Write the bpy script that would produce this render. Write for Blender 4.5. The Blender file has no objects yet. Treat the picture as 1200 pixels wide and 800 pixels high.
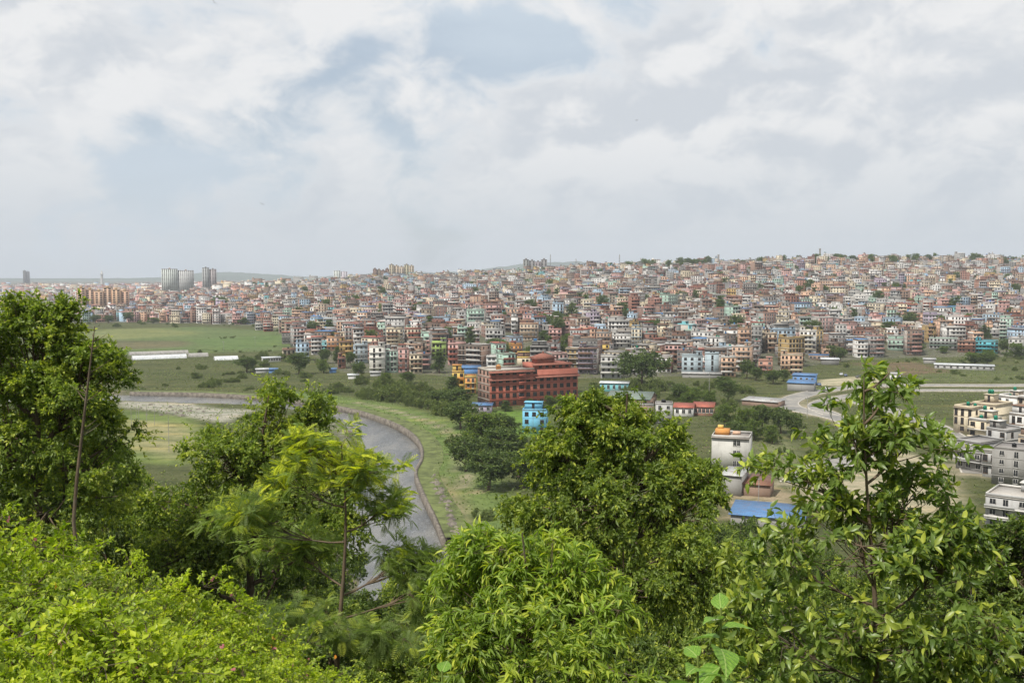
import bpy, math, random
import numpy as np
from mathutils import Vector, Matrix

R = math.radians
scene = bpy.context.scene
COL = scene.collection

# ------------------------------------------------------------------ camera, sky, sun, exposure
CAM_H = 58.0
FPX = 1167.0                       # focal length in pixels of the 1200 x 800 photograph (35 mm lens)
PITCH = math.atan(78 / FPX)
cam = bpy.data.cameras.new('camera')
cam.lens = 35.0; cam.sensor_width = 36.0; cam.clip_start = 0.1; cam.clip_end = 60000
cam_o = bpy.data.objects.new('camera', cam); COL.objects.link(cam_o)
cam_o.location = (0, 0, CAM_H); cam_o.rotation_euler = (math.pi / 2 - PITCH, 0, 0)
scene.camera = cam_o

SUN_EL, SUN_AZ = R(56), R(222)     # azimuth clockwise from +Y
SUN_STRENGTH = 5.0
EXPOSURE = 0.0
world = bpy.data.worlds.new('World'); scene.world = world; world.use_nodes = True

def build_world():
    nt = world.node_tree; nt.nodes.clear()
    N = nt.nodes.new; L = nt.links.new
    out = N('ShaderNodeOutputWorld'); bg = N('ShaderNodeBackground'); bg.inputs['Strength'].default_value = 0.1
    L(bg.outputs[0], out.inputs[0])
    sky = N('ShaderNodeTexSky'); sky.sky_type = 'NISHITA'; sky.sun_disc = False
    sky.sun_elevation = SUN_EL; sky.sun_rotation = SUN_AZ; sky.air_density = 1.0; sky.dust_density = 1.5; sky.ozone_density = 1.0
    tc = N('ShaderNodeTexCoord')
    def noise(scale, detail, rough, off, stretch, dist=0.0):
        m = N('ShaderNodeMapping'); m.inputs['Location'].default_value = off; m.inputs['Scale'].default_value = stretch
        L(tc.outputs['Generated'], m.inputs[0])
        n = N('ShaderNodeTexNoise'); n.inputs['Scale'].default_value = scale; n.inputs['Detail'].default_value = detail
        n.inputs['Roughness'].default_value = rough; n.inputs['Distortion'].default_value = dist
        L(m.outputs[0], n.inputs['Vector']); return n.outputs['Fac']
    def ramp(v, a, b, lo=0.0, hi=1.0):
        r = N('ShaderNodeMapRange'); r.interpolation_type = 'SMOOTHSTEP'
        r.inputs[1].default_value = a; r.inputs[2].default_value = b; r.inputs[3].default_value = lo; r.inputs[4].default_value = hi
        L(v, r.inputs[0]); return r.outputs[0]
    def math_(op, a, b):
        m = N('ShaderNodeMath'); m.operation = op
        for i, v in enumerate((a, b)):
            if isinstance(v, (int, float)): m.inputs[i].default_value = v
            else: L(v, m.inputs[i])
        return m.outputs[0]
    def mixc(f, a, b):
        m = N('ShaderNodeMix'); m.data_type = 'RGBA'
        if isinstance(f, (int, float)): m.inputs[0].default_value = f
        else: L(f, m.inputs[0])
        for i, v in ((6, a), (7, b)):
            if isinstance(v, tuple): m.inputs[i].default_value = (*v, 1)
            else: L(v, m.inputs[i])
        return m.outputs[2]
    def vdot(v):
        m = N('ShaderNodeVectorMath'); m.operation = 'DOT_PRODUCT'; L(tc.outputs['Generated'], m.inputs[0]); m.inputs[1].default_value = v; return m.outputs['Value']
    OFF = (3.13, 0.4, 7.31)
    OFF2 = (OFF[0] + 0.02, OFF[1], OFF[2] - 0.035)     # the same field, sampled a little towards the sun
    ST = (1, 1, 1.5)
    def field(off):
        b = noise(5.0, 2, 0.5, off, ST, 0.15); m = noise(13, 4, 0.55, off, ST, 0.5); f = noise(38, 5, 0.6, off, ST, 0.6)
        return math_('ADD', b, math_('ADD', math_('MULTIPLY', math_('SUBTRACT', m, .5), .48), math_('MULTIPLY', math_('SUBTRACT', f, .5), .13)))
    big, bigs = field(OFF), field(OFF2)
    sepx = N('ShaderNodeSeparateXYZ'); L(tc.outputs['Generated'], sepx.inputs[0])
    low = ramp(sepx.outputs[2], 0.02, 0.28, 0.17, 0.085)            # towards the horizon the clouds overlap
    gap = ramp(vdot((-0.30, 0.92, 0.25)), 0.91, 0.99, 0.0, 0.13)    # a thinner stretch of cloud over the river side
    dens = math_('SUBTRACT', math_('ADD', big, low), gap)
    puff = ramp(dens, 0.38, 0.56)
    lit = ramp(math_('SUBTRACT', big, bigs), -0.09, 0.11)
    shade = math_('SUBTRACT', 1.0, lit)
    base = ramp(sepx.outputs[2], 0.0, 0.16, 0.85, 0.0)
    cloud = mixc(math_('MULTIPLY', shade, ramp(dens, .45, .62)), (8.7, 8.75, 8.8), (6.4, 6.8, 7.3))
    cloud = mixc(base, cloud, (5.7, 6.3, 6.85))
    veil = noise(3.0, 5, 0.5, (5.2, 1.1, 3.0), (1, 1, 3.0), 0.3)
    c1 = mixc(ramp(veil, 0.3, 0.65, 0.55, 0.95), sky.outputs[0], (6.0, 6.9, 7.8))
    c2 = mixc(puff, c1, cloud)
    L(c2, bg.inputs['Color'])
build_world()

sun = bpy.data.lights.new('sun', 'SUN'); sun.energy = SUN_STRENGTH; sun.angle = R(0.55); sun.color = (1.0, 0.955, 0.88)
sun_o = bpy.data.objects.new('sun', sun); COL.objects.link(sun_o)
SUN_DIR = Vector((math.sin(SUN_AZ) * math.cos(SUN_EL), math.cos(SUN_AZ) * math.cos(SUN_EL), math.sin(SUN_EL)))
sun_o.rotation_euler = (-SUN_DIR).to_track_quat('-Z', 'Y').to_euler()
sun_o.location = SUN_DIR * 300
vs = scene.view_settings
vs.view_transform = 'Standard'; vs.look = 'None'; vs.gamma = 1.0; vs.exposure = EXPOSURE; vs.use_curve_mapping = False
scene.render.engine = 'CYCLES'
cy = scene.cycles
cy.use_denoising = True
cy.max_bounces = 5; cy.diffuse_bounces = 3; cy.glossy_bounces = 2; cy.transmission_bounces = 3
cy.volume_bounces = 0; cy.transparent_max_bounces = 4; cy.caustics_reflective = False; cy.caustics_refractive = False
cy.sample_clamp_indirect = 5.0

# ------------------------------------------------------------------ pixel <-> world
CP, SP = math.cos(PITCH), math.sin(PITCH)
def ray(px, py):
    u, v = (px - 600) / FPX, (400 - py) / FPX
    return Vector((u, CP + v * SP, -SP + v * CP))
def P(px, py, d):                  # the point at depth d (metres along +Y) on that ray
    r = ray(px, py); return Vector((0, 0, CAM_H)) + r * (d / r.y)
def G0(px, py, z=0.0):             # where the ray meets a level plane
    r = ray(px, py); t = (z - CAM_H) / r.z; return Vector((0, 0, CAM_H)) + r * t
def pixel_of(p):
    q = Vector(p) - Vector((0, 0, CAM_H))
    f = q.y * CP - q.z * SP; up = q.y * SP + q.z * CP
    return 600 + FPX * q.x / f, 400 - FPX * up / f

def sstep(a, b, x):
    t = np.clip((x - a) / (b - a), 0, 1); return t * t * (3 - 2 * t)
def poly_sd(x, y, poly):           # signed distance, negative inside
    x = np.asarray(x, float); y = np.asarray(y, float)
    d = np.full(x.shape, 1e9); inside = np.zeros(x.shape, bool)
    n = len(poly)
    for i in range(n):
        ax, ay = poly[i][:2]; bx, by = poly[(i + 1) % n][:2]
        ex, ey = bx - ax, by - ay
        t = np.clip(((x - ax) * ex + (y - ay) * ey) / (ex * ex + ey * ey + 1e-9), 0, 1)
        d = np.minimum(d, np.hypot(x - ax - t * ex, y - ay - t * ey))
        c = ((ay > y) != (by > y)) & (x < ex * (y - ay) / (ey if abs(ey) > 1e-9 else 1e-9) + ax)
        inside ^= c
    return np.where(inside, -d, d)
def line_sd(x, y, pts):
    d = np.full(np.shape(x), 1e9)
    for a, b in zip(pts[:-1], pts[1:]):
        ex, ey = b[0] - a[0], b[1] - a[1]
        t = np.clip(((x - a[0]) * ex + (y - a[1]) * ey) / (ex * ex + ey * ey + 1e-9), 0, 1)
        d = np.minimum(d, np.hypot(x - a[0] - t * ex, y - a[1] - t * ey))
    return d
def smooth_line(pts, n=6):         # Catmull-Rom
    pts = [np.array(p, float) for p in pts]
    pts = [2 * pts[0] - pts[1]] + pts + [2 * pts[-1] - pts[-2]]
    out = []
    for i in range(1, len(pts) - 2):
        p0, p1, p2, p3 = pts[i - 1:i + 3]
        for k in range(n):
            t = k / n
            out.append(0.5 * (2 * p1 + (p2 - p0) * t + (2 * p0 - 5 * p1 + 4 * p2 - p3) * t * t + (3 * p1 - p0 - 3 * p2 + p3) * t ** 3))
    out.append(pts[-2]); return out

OUTER = smooth_line([G0(*p)[:2] for p in [(-150, 456), (60, 457), (155, 458), (230, 459.5), (300, 463), (350, 468), (395, 475), (430, 482),
    (465, 494), (490, 508), (502, 523), (503, 538), (497, 552), (502, 568), (512, 588), (522, 606), (533, 630), (545, 660), (560, 700)]])
INNER = smooth_line([G0(*p)[:2] for p in [(-150, 468), (150, 469.5), (220, 471), (300, 473), (350, 480), (385, 488), (405, 500), (416, 515),
    (420, 530), (412, 550), (402, 575), (395, 610), (400, 650), (420, 700)]])
RIVER = [tuple(p) for p in OUTER] + [tuple(p) for p in INNER[::-1]]

PXC = np.array([0, 150, 300, 345, 400, 500, 600, 700, 800, 900, 1000, 1100, 1200])
AC = (PXC - 600) / FPX
Y0C = np.array([1230, 1220, 1150, 800, 600, 585, 560, 565, 580, 590, 690, 710, 710])
DC = np.array([3500, 3200, 2600, 2400, 2250, 2100, 1950, 1850, 1750, 1700, 1650, 1650, 1650])
ZC = np.array([2, 8, 30, 36, 41, 46, 54, 64, 70, 71, 74, 73, 74])
def terr(x, y, river=True):
    x = np.asarray(x, float); y = np.asarray(y, float)
    yy = np.maximum(y, 20.0); a = x / yy
    y0 = np.interp(a, AC, Y0C); D = np.interp(a, AC, DC); zr = np.interp(a, AC, ZC)
    t = np.clip((y - y0) / (D - y0), 0, 1)
    z = zr * (0.15 * t + 0.85 * t ** 1.0) * sstep(0, 0.06, t)
    z = z + np.where(t > 0, sstep(0, .15, t) * (2.2 * np.sin(x / 95 + 1.3) * np.sin(y / 120) + 1.5 * np.sin(x / 41 + y / 60)), 0)
    z = z * (1 - 0.75 * sstep(D, D + 1600, y))
    z = z + 0.25 * np.sin(x / 17) * np.sin(y / 23 + 1)
    s = np.interp(a, [-0.6, -0.3, -0.08, 0.0, 0.5], [0.34, 0.36, 0.43, 0.45, 0.45])
    near = np.interp(a, [-0.6, -0.2, 0.0], [1.0, 0.4, 0.0])
    hill = CAM_H - 1.7 - s * np.maximum(y, -30) + near * 1.2 * sstep(0, 6, y) - 0.5 * np.maximum(-y - 30, 0) * 0
    hill = hill + 0.5 * np.sin(x / 4.3 + 2) * np.sin(y / 5.1) * sstep(3, 12, y)
    hill = hill - 0.0022 * np.maximum(np.abs(x) - 60, 0) ** 1.5 * 1.0
    k = 3.0
    h = np.clip(0.5 + 0.5 * (hill - z) / k, 0, 1)
    z = z * (1 - h) + hill * h + k * h * (1 - h)
    if river:
        m = (y > 120) & (y < 620) & (x < 80)
        if np.any(m):
            sd = poly_sd(np.where(m, x, 1e4), np.where(m, y, 1e4), RIVER)
            sd = np.where(m, sd, 99)
            z = z - 3.4 * (1 - sstep(-3.0, 0.6, sd))
    return z
def tz(x, y): return float(terr(np.array([x]), np.array([y]))[0])
def ground(px, py):                # first hit of the ray on the terrain
    r = ray(px, py); ds = np.concatenate([np.arange(20, 700, 1.0), np.arange(700, 9000, 4.0)])
    xs = r.x / r.y * ds; zs = CAM_H + r.z / r.y * ds
    g = terr(xs, ds)
    k = np.nonzero(zs <= g)[0]
    i = k[0] if len(k) else len(ds) - 1
    return Vector((xs[i], ds[i], g[i]))

# ------------------------------------------------------------------ mesh helpers
def make_mesh(name, V, faces, mats, midx=None, fcol=None, pcol=None, smooth=False):
    """faces: (n,k) int array, or a list of such arrays"""
    if not isinstance(faces, (list, tuple)): faces = [faces]
    faces = [np.asarray(f, np.int32) for f in faces if len(f)]
    me = bpy.data.meshes.new(name)
    V = np.ascontiguousarray(V, np.float32).reshape(-1, 3)
    me.vertices.add(len(V)); me.vertices.foreach_set('co', V.ravel())
    loops = np.concatenate([f.ravel() for f in faces]); tot = np.concatenate([np.full(len(f), f.shape[1], np.int32) for f in faces])
    me.loops.add(len(loops)); me.loops.foreach_set('vertex_index', loops)
    me.polygons.add(len(tot)); me.polygons.foreach_set('loop_start', np.concatenate([[0], np.cumsum(tot)[:-1]]).astype(np.int32))
    for m in mats: me.materials.append(m)
    if midx is not None: me.polygons.foreach_set('material_index', np.asarray(midx, np.int32))
    if smooth: me.polygons.foreach_set('use_smooth', np.ones(len(tot), bool))
    if fcol is not None:
        at = me.attributes.new('col', 'FLOAT_COLOR', 'FACE')
        c = np.ones((len(tot), 4), np.float32); c[:, :3] = fcol; at.data.foreach_set('color', c.ravel())
    if pcol is not None:
        at = me.attributes.new('col', 'FLOAT_COLOR', 'POINT')
        c = np.ones((len(V), 4), np.float32); c[:, :pcol.shape[1]] = pcol; at.data.foreach_set('color', c.ravel())
    me.update(calc_edges=True)
    return me
def link(name, data, parent=None, loc=None, rz=None, scale=None, label=None, cat=None, group=None, kind=None):
    o = bpy.data.objects.new(name, data); COL.objects.link(o)
    if parent is not None: o.parent = parent
    if loc is not None: o.location = loc
    if rz is not None: o.rotation_euler = (0, 0, rz)
    if scale is not None: o.scale = scale
    if label: o['label'] = label
    if cat: o['category'] = cat
    if group: o['group'] = group
    if kind: o['kind'] = kind
    return o
def copy_tree(o, parent=None):
    c = o.copy(); COL.objects.link(c)
    if parent is not None: c.parent = parent
    for ch in list(o.children): copy_tree(ch, c)
    return c
BOXF = np.array([[0, 1, 5, 4], [1, 2, 6, 5], [2, 3, 7, 6], [3, 0, 4, 7], [4, 5, 6, 7], [3, 2, 1, 0]])
def boxes(rows):
    """rows: (x0,x1,y0,y1,z0,z1) -> V, F"""
    a = np.asarray(rows, float).reshape(-1, 6)
    x0, x1, y0, y1, z0, z1 = a.T
    V = np.stack([np.stack(v, -1) for v in ((x0, y0, z0), (x1, y0, z0), (x1, y1, z0), (x0, y1, z0), (x0, y0, z1), (x1, y0, z1), (x1, y1, z1), (x0, y1, z1))], 1)
    F = BOXF[None] + 8 * np.arange(len(a))[:, None, None]
    return V.reshape(-1, 3), F.reshape(-1, 4)
def box_mesh(name, rows, mat, cols=None):
    V, F = boxes(rows)
    fc = None
    if cols is not None:
        c = np.asarray(cols, float).reshape(-1, 3)
        if len(c) == 1: c = np.repeat(c, len(rows), 0)
        fc = np.repeat(c, 6, 0)
    return make_mesh(name, V, F, [mat], fcol=fc)
def tube(pts, rad, sides=7):
    pts = np.asarray(pts, float); n = len(pts); rad = np.broadcast_to(rad, (n,))
    T = np.gradient(pts, axis=0); T /= np.linalg.norm(T, axis=1)[:, None] + 1e-9
    up = np.where(np.abs(T[:, 2:3]) > 0.9, [[1, 0, 0]], [[0, 0, 1]])
    A = np.cross(T, up); A /= np.linalg.norm(A, axis=1)[:, None] + 1e-9
    B = np.cross(T, A)
    ang = np.arange(sides) * 2 * np.pi / sides
    V = pts[:, None] + rad[:, None, None] * (A[:, None] * np.cos(ang)[None, :, None] + B[:, None] * np.sin(ang)[None, :, None])
    F = []
    for i in range(n - 1):
        for k in range(sides):
            k2 = (k + 1) % sides
            F.append((i * sides + k, i * sides + k2, (i + 1) * sides + k2, (i + 1) * sides + k))
    return V.reshape(-1, 3), np.array(F)
def merge(parts):
    Vs, Fs, o = [], [], 0
    for V, F in parts:
        Vs.append(V); Fs.append(F + o); o += len(V)
    return np.concatenate(Vs), np.concatenate(Fs)
def strip(line, w0, w1, zoff, name, mat, segs=2, drape=False):
    """a ribbon along a 2-D line between lateral offsets w0..w1, draped on the terrain"""
    L = np.array(line, float); T = np.gradient(L, axis=0); T /= np.linalg.norm(T, axis=1)[:, None]
    Nn = np.stack([-T[:, 1], T[:, 0]], 1)
    ws = np.linspace(w0, w1, segs + 1)
    XY = L[:, None] + Nn[:, None] * ws[None, :, None]
    Z = terr(L[:, 0], L[:, 1], False)[:, None] + zoff + 0 * XY[..., 0]
    if drape: Z = terr(XY[..., 0], XY[..., 1], False) + zoff
    V = np.concatenate([XY, Z[..., None]], -1).reshape(-1, 3)
    k = segs + 1
    F = [(i * k + j, (i + 1) * k + j, (i + 1) * k + j + 1, i * k + j + 1) for i in range(len(L) - 1) for j in range(segs)]
    return make_mesh(name, V, np.array(F), [mat], smooth=True)
def wall_along(line, off, thick, z0, z1, name, mat):
    L = np.array(line, float); T = np.gradient(L, axis=0); T /= np.linalg.norm(T, axis=1)[:, None]
    Nn = np.stack([-T[:, 1], T[:, 0]], 1)
    g = terr(L[:, 0], L[:, 1], False)
    A = L + Nn * off; B = L + Nn * (off + thick)
    z0 = np.broadcast_to(z0, g.shape); z1 = np.broadcast_to(z1, g.shape)
    V = np.stack([np.c_[A, g + z0], np.c_[A, g + z1], np.c_[B, g + z1], np.c_[B, g + z0]], 1).reshape(-1, 3)
    F = []
    for i in range(len(L) - 1):
        for j in range(4):
            j2 = (j + 1) % 4; F.append((4 * i + j, 4 * i + j2, 4 * i + 4 + j2, 4 * i + 4 + j))
    n = 4 * (len(L) - 1)
    F += [(0, 3, 2, 1), (n, n + 1, n + 2, n + 3)]
    return make_mesh(name, V, np.array(F), [mat])

# ------------------------------------------------------------------ materials
class NT:
    def __init__(s, name):
        s.m = bpy.data.materials.new(name); s.m.use_nodes = True; s.t = s.m.node_tree; s.t.nodes.clear()
        s.out = s.n('ShaderNodeOutputMaterial')
    def n(s, k): return s.t.nodes.new(k)
    def l(s, a, b): s.t.links.new(a, b)
    def attr(s, name='col'):
        a = s.n('ShaderNodeAttribute'); a.attribute_name = name; return a
    def coord(s, k='Object'): return s.n('ShaderNodeTexCoord').outputs[k]
    def pos(s): return s.n('ShaderNodeNewGeometry').outputs['Position']
    def noise(s, scale, detail=4, rough=.55, vec=None, stretch=None):
        n = s.n('ShaderNodeTexNoise'); n.inputs['Scale'].default_value = scale; n.inputs['Detail'].default_value = detail; n.inputs['Roughness'].default_value = rough
        v = vec if vec is not None else s.pos()
        if stretch:
            m = s.n('ShaderNodeMapping'); m.inputs['Scale'].default_value = stretch; s.l(v, m.inputs[0]); v = m.outputs[0]
        s.l(v, n.inputs['Vector']); return n.outputs['Fac']
    def rng(s, v, a, b, lo=0., hi=1.):
        r = s.n('ShaderNodeMapRange'); r.interpolation_type = 'SMOOTHSTEP'
        for i, x in ((1, a), (2, b), (3, lo), (4, hi)): r.inputs[i].default_value = x
        s.l(v, r.inputs[0]); return r.outputs[0]
    def mix(s, f, a, b, mode='MIX'):
        m = s.n('ShaderNodeMix'); m.data_type = 'RGBA'; m.blend_type = mode
        if isinstance(f, (int, float)): m.inputs[0].default_value = f
        else: s.l(f, m.inputs[0])
        for i, v in ((6, a), (7, b)):
            if isinstance(v, tuple): m.inputs[i].default_value = (*v, 1)
            else: s.l(v, m.inputs[i])
        return m.outputs[2]
    def bsdf(s, col, rough=.8, spec=.3, metal=0., bump=None, bstr=.3, bdist=.05):
        b = s.n('ShaderNodeBsdfPrincipled')
        if isinstance(col, tuple): b.inputs['Base Color'].default_value = (*col, 1)
        else: s.l(col, b.inputs['Base Color'])
        b.inputs['Roughness'].default_value = rough; b.inputs['Metallic'].default_value = metal
        b.inputs['Specular IOR Level'].default_value = spec
        if bump is not None:
            bp = s.n('ShaderNodeBump'); bp.inputs['Strength'].default_value = bstr; bp.inputs['Distance'].default_value = bdist
            s.l(bump, bp.inputs['Height']); s.l(bp.outputs[0], b.inputs['Normal'])
        s.l(b.outputs[0], s.out.inputs['Surface']); return b

def m_paint():
    t = NT('weathered_wall'); a = t.attr()
    p = t.pos()
    blot = t.noise(0.35, 6, .6, p); streak = t.noise(1.1, 5, .65, p, (1, 1, .12)); fine = t.noise(4, 3, .6, p)
    c = t.mix(t.rng(blot, .38, .7, 0, .35), a.outputs['Color'], t.mix(.45, a.outputs['Color'], (.17, .15, .13)))
    c = t.mix(t.rng(streak, .5, .75, 0, .55), c, t.mix(.6, c, (.10, .09, .08)))
    c = t.mix(t.rng(fine, .2, .8, 0, .2), c, (.25, .22, .19))
    t.bsdf(c, .88, .2, bump=fine, bstr=.2); return t.m
def m_plain(name, col, rough=.8, var=.35, scale=.8, metal=0., spec=.3, stretch=None, bstr=.2):
    t = NT(name); n = t.noise(scale, 6, .62, t.pos(), stretch); n2 = t.noise(scale * 6, 3, .6, t.pos())
    d = tuple(v * (1 - var) for v in col); b = tuple(min(1, v * (1 + var * .45)) for v in col)
    c = t.mix(t.rng(n, .3, .7), d, b); c = t.mix(t.rng(n2, .35, .7, 0, .3), c, d)
    t.bsdf(c, rough, spec, metal, n2, bstr); return t.m
def m_glass():
    t = NT('window_glass'); n = t.noise(.5, 2, .5, t.pos())
    t.bsdf(t.mix(n, (.012, .013, .015), (.04, .043, .047)), .25, .3); return t.m
def m_tin(name, col, rust=.3):
    t = NT(name); p = t.coord('Object')
    w = t.n('ShaderNodeTexWave'); w.inputs['Scale'].default_value = 2.2; t.l(p, w.inputs['Vector'])
    n = t.noise(.5, 6, .65, t.pos()); sh = t.n('ShaderNodeTexBrick'); sh.inputs['Scale'].default_value = .45; sh.inputs['Mortar Size'].default_value = .012; t.l(p, sh.inputs['Vector'])
    sh.inputs['Color1'].default_value = (1, 1, 1, 1); sh.inputs['Color2'].default_value = (.74, .76, .78, 1); sh.inputs['Mortar'].default_value = (.45, .43, .42, 1)
    col = t.mix(1.0, col, sh.outputs['Color'], 'MULTIPLY'); c = t.mix(t.rng(n, .45, .75, 0, rust * 1.6), col, (.22, .12, .07))
    t.bsdf(c, .5, .4, .15, w.outputs['Fac'], .5, .03); return t.m
def m_ground():
    t = NT('ground_cover_soil'); a = t.attr(); p = t.pos()
    n1 = t.noise(.02, 6, .6, p); n2 = t.noise(.16, 6, .65, p); n3 = t.noise(1.3, 5, .65, p); n4 = t.noise(.05, 4, .6, p, (.35, 1.6, 1))
    c = a.outputs['Color']
    c = t.mix(t.rng(n1, .38, .68, 0, .35), c, t.mix(1.0, c, (.62, .75, .6), 'MULTIPLY'))
    c = t.mix(t.rng(n2, .42, .7, 0, .75), c, t.mix(1.0, c, (.42, .5, .42), 'MULTIPLY'))
    c = t.mix(t.rng(n4, .5, .72, 0, .55), c, t.mix(1.0, c, (1.5, 1.3, 1.0), 'MULTIPLY'))
    c = t.mix(t.rng(n3, .35, .75, 0, .5), c, t.mix(1.0, c, (.45, .5, .45), 'MULTIPLY'))
    n5 = t.noise(.03, 3, .5, p, (.25, 3.0, 1)); c = t.mix(t.rng(n5, .52, .58, 0, .45), c, t.mix(1.0, c, (.5, .62, .5), 'MULTIPLY'))
    c = t.mix(t.rng(n2, .6, .72, 0, .6), c, (.2, .155, .095))
    t.bsdf(c, .95, .1, bump=n3, bstr=.8, bdist=.5); return t.m
def m_water():
    t = NT('river_water'); p = t.pos()
    n = t.noise(.5, 5, .6, p, (1, .55, 1)); n2 = t.noise(2.2, 3, .6, p); n3 = t.noise(.05, 5, .65, p, (1.6, .5, 1)); n4 = t.noise(.9, 5, .7, p, (1, .35, 1))
    h = t.mix(.4, n, n2)
    c = t.mix(t.rng(n3, .38, .62), (.1, .105, .108), (.19, .185, .17))
    c = t.mix(t.rng(n4, .56, .68, 0, .5), c, (.3, .31, .32)); c = t.mix(t.rng(n2, .66, .76, 0, .35), c, (.4, .4, .4))  # ripple highlights put into the water colour as pale streaks and flecks
    b = t.bsdf(c, .2, .5, bump=h, bstr=1.0, bdist=.7); return t.m
def m_road():
    t = NT('dusty_asphalt'); p = t.pos(); n = t.noise(.12, 6, .65, p); n2 = t.noise(2, 4, .6, p)
    c = t.mix(t.rng(n, .35, .68), (.19, .185, .175), (.31, .29, .255)); c = t.mix(t.rng(n2, .4, .7, 0, .3), c, (.13, .13, .12))
    t.bsdf(c, .9, .2, bump=n2, bstr=.15); return t.m
def m_brick():
    t = NT('brick_masonry'); a = t.attr(); p = t.coord('Object')
    b = t.n('ShaderNodeTexBrick'); b.inputs['Scale'].default_value = 2.0; b.inputs['Mortar Size'].default_value = .012
    m = t.n('ShaderNodeMapping'); m.inputs['Rotation'].default_value = (R(90), 0, 0); t.l(p, m.inputs[0]); t.l(m.outputs[0], b.inputs['Vector'])
    b.inputs['Color1'].default_value = (1, 1, 1, 1); b.inputs['Color2'].default_value = (.78, .74, .72, 1); b.inputs['Mortar'].default_value = (.8, .85, .9, 1)
    n = t.noise(.25, 5, .6, t.pos()); s = t.noise(.9, 5, .65, t.pos(), (1, 1, .15))
    c = t.mix(1.0, a.outputs['Color'], b.outputs['Color'], 'MULTIPLY')
    c = t.mix(t.rng(n, .35, .7, 0, .4), c, t.mix(1., c, (.6, .58, .56), 'MULTIPLY'))
    c = t.mix(t.rng(s, .52, .75, 0, .5), c, t.mix(1., c, (.5, .48, .48), 'MULTIPLY'))
    t.bsdf(c, .9, .2, bump=b.outputs['Fac'], bstr=.15); return t.m
def m_leaf(name, dark, mid, young, trans=.4, rough=.42, gloss=.35):
    t = NT(name); a = t.attr(); sep = t.n('ShaderNodeSeparateColor'); t.l(a.outputs['Color'], sep.inputs[0])
    c = t.mix(sep.outputs[0], dark, mid); c = t.mix(sep.outputs[1], c, young)
    b = t.n('ShaderNodeBsdfPrincipled'); t.l(c, b.inputs['Base Color']); b.inputs['Roughness'].default_value = rough; b.inputs['Specular IOR Level'].default_value = gloss
    tr = t.n('ShaderNodeBsdfTranslucent'); t.l(t.mix(1., c, (1.35, 1.45, .55), 'MULTIPLY'), tr.inputs['Color'])
    mx = t.n('ShaderNodeMixShader'); mx.inputs[0].default_value = trans
    t.l(b.outputs[0], mx.inputs[1]); t.l(tr.outputs[0], mx.inputs[2]); t.l(mx.outputs[0], t.out.inputs['Surface']); return t.m
def m_bark(name, col):
    t = NT(name); p = t.coord('Object'); n = t.noise(6, 5, .65, p, (1, 1, .2)); n2 = t.noise(1.5, 4, .6, p)
    c = t.mix(t.rng(n, .3, .7), tuple(v * .5 for v in col), col); c = t.mix(t.rng(n2, .5, .7, 0, .5), c, (.16, .16, .12))
    t.bsdf(c, .92, .15, bump=n, bstr=.6, bdist=.02); return t.m

M = dict(
    wall=m_paint(), glass=m_glass(), ground=m_ground(), water=m_water(), road=m_road(), brick=m_brick(),
    frame_w=m_plain('window_frame_white', (.55, .53, .5)), frame_b=m_plain('window_frame_brown', (.1, .06, .04)),
    concrete=m_plain('concrete', (.33, .315, .29)), stone=m_plain('stone_embankment', (.19, .165, .135), .95, .6, .7, bstr=.8),
    gravel=m_plain('river_gravel', (.36, .33, .28), .95, .5, .9, bstr=.9), kerb=m_plain('kerb_concrete', (.45, .42, .37), .9, .3),
    dirt=m_plain('bare_dirt', (.44, .37, .27), .95, .35, .25), black=m_plain('black_plastic', (.02, .02, .022), .5, .3), green_plastic=m_plain('green_plastic', (.0, .2, .12), .5, .2),
    blue_tin=m_tin('blue_tin', (.1, .23, .44), .3), red_tin=m_tin('red_tin', (.42, .12, .08), .3), grey_tin=m_tin('grey_tin', (.5, .5, .48), .5),
    rust_tin=m_tin('rusty_tin', (.23, .105, .065), .7), green_tin=m_tin('green_tin', (.23, .29, .24), .25), white_tin=m_tin('white_tin', (.7, .72, .72), .15),
    tyre=m_plain('tyre_rubber', (.02, .02, .02), .9), steel=m_plain('galvanised_steel', (.35, .35, .35), .5, .2, metal=.4),
    bark=m_bark('bark_brown', (.17, .125, .085)), bark_g=m_bark('bark_grey', (.22, .2, .165)), stem=m_bark('green_stem', (.2, .25, .06)),
    bird=m_plain('dark_feathers', (.02, .02, .02), .8), rock=m_plain('far_hill', (.06, .09, .05), 1., .4, .002),
    leaf_dark=m_leaf('leaf_dark', (.06, .1, .018), (.15, .215, .042), (.3, .35, .05), .42),
    leaf_mid=m_leaf('leaf_mid', (.1, .15, .024), (.245, .325, .058), (.5, .54, .075), .44),
    leaf_light=m_leaf('leaf_light', (.13, .205, .028), (.3, .415, .062), (.54, .58, .07), .45),
    leaf_gloss=m_leaf('leaf_glossy', (.085, .14, .026), (.215, .3, .065), (.48, .52, .075), .4, .38, .45),
    leaf_yellow=m_leaf('leaf_feathery', (.15, .215, .06), (.28, .36, .11), (.68, .7, .06), .48),
    leaf_lantana=m_leaf('leaf_shrub', (.18, .265, .02), (.39, .485, .044), (.58, .63, .05), .46),
    leaf_bush=m_leaf('leaf_bush', (.08, .115, .028), (.17, .22, .055), (.28, .3, .08), .35),
    leaf_far=m_leaf('leaf_far', (.05, .085, .02), (.125, .18, .045), (.22, .27, .06), .35),
)
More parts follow.
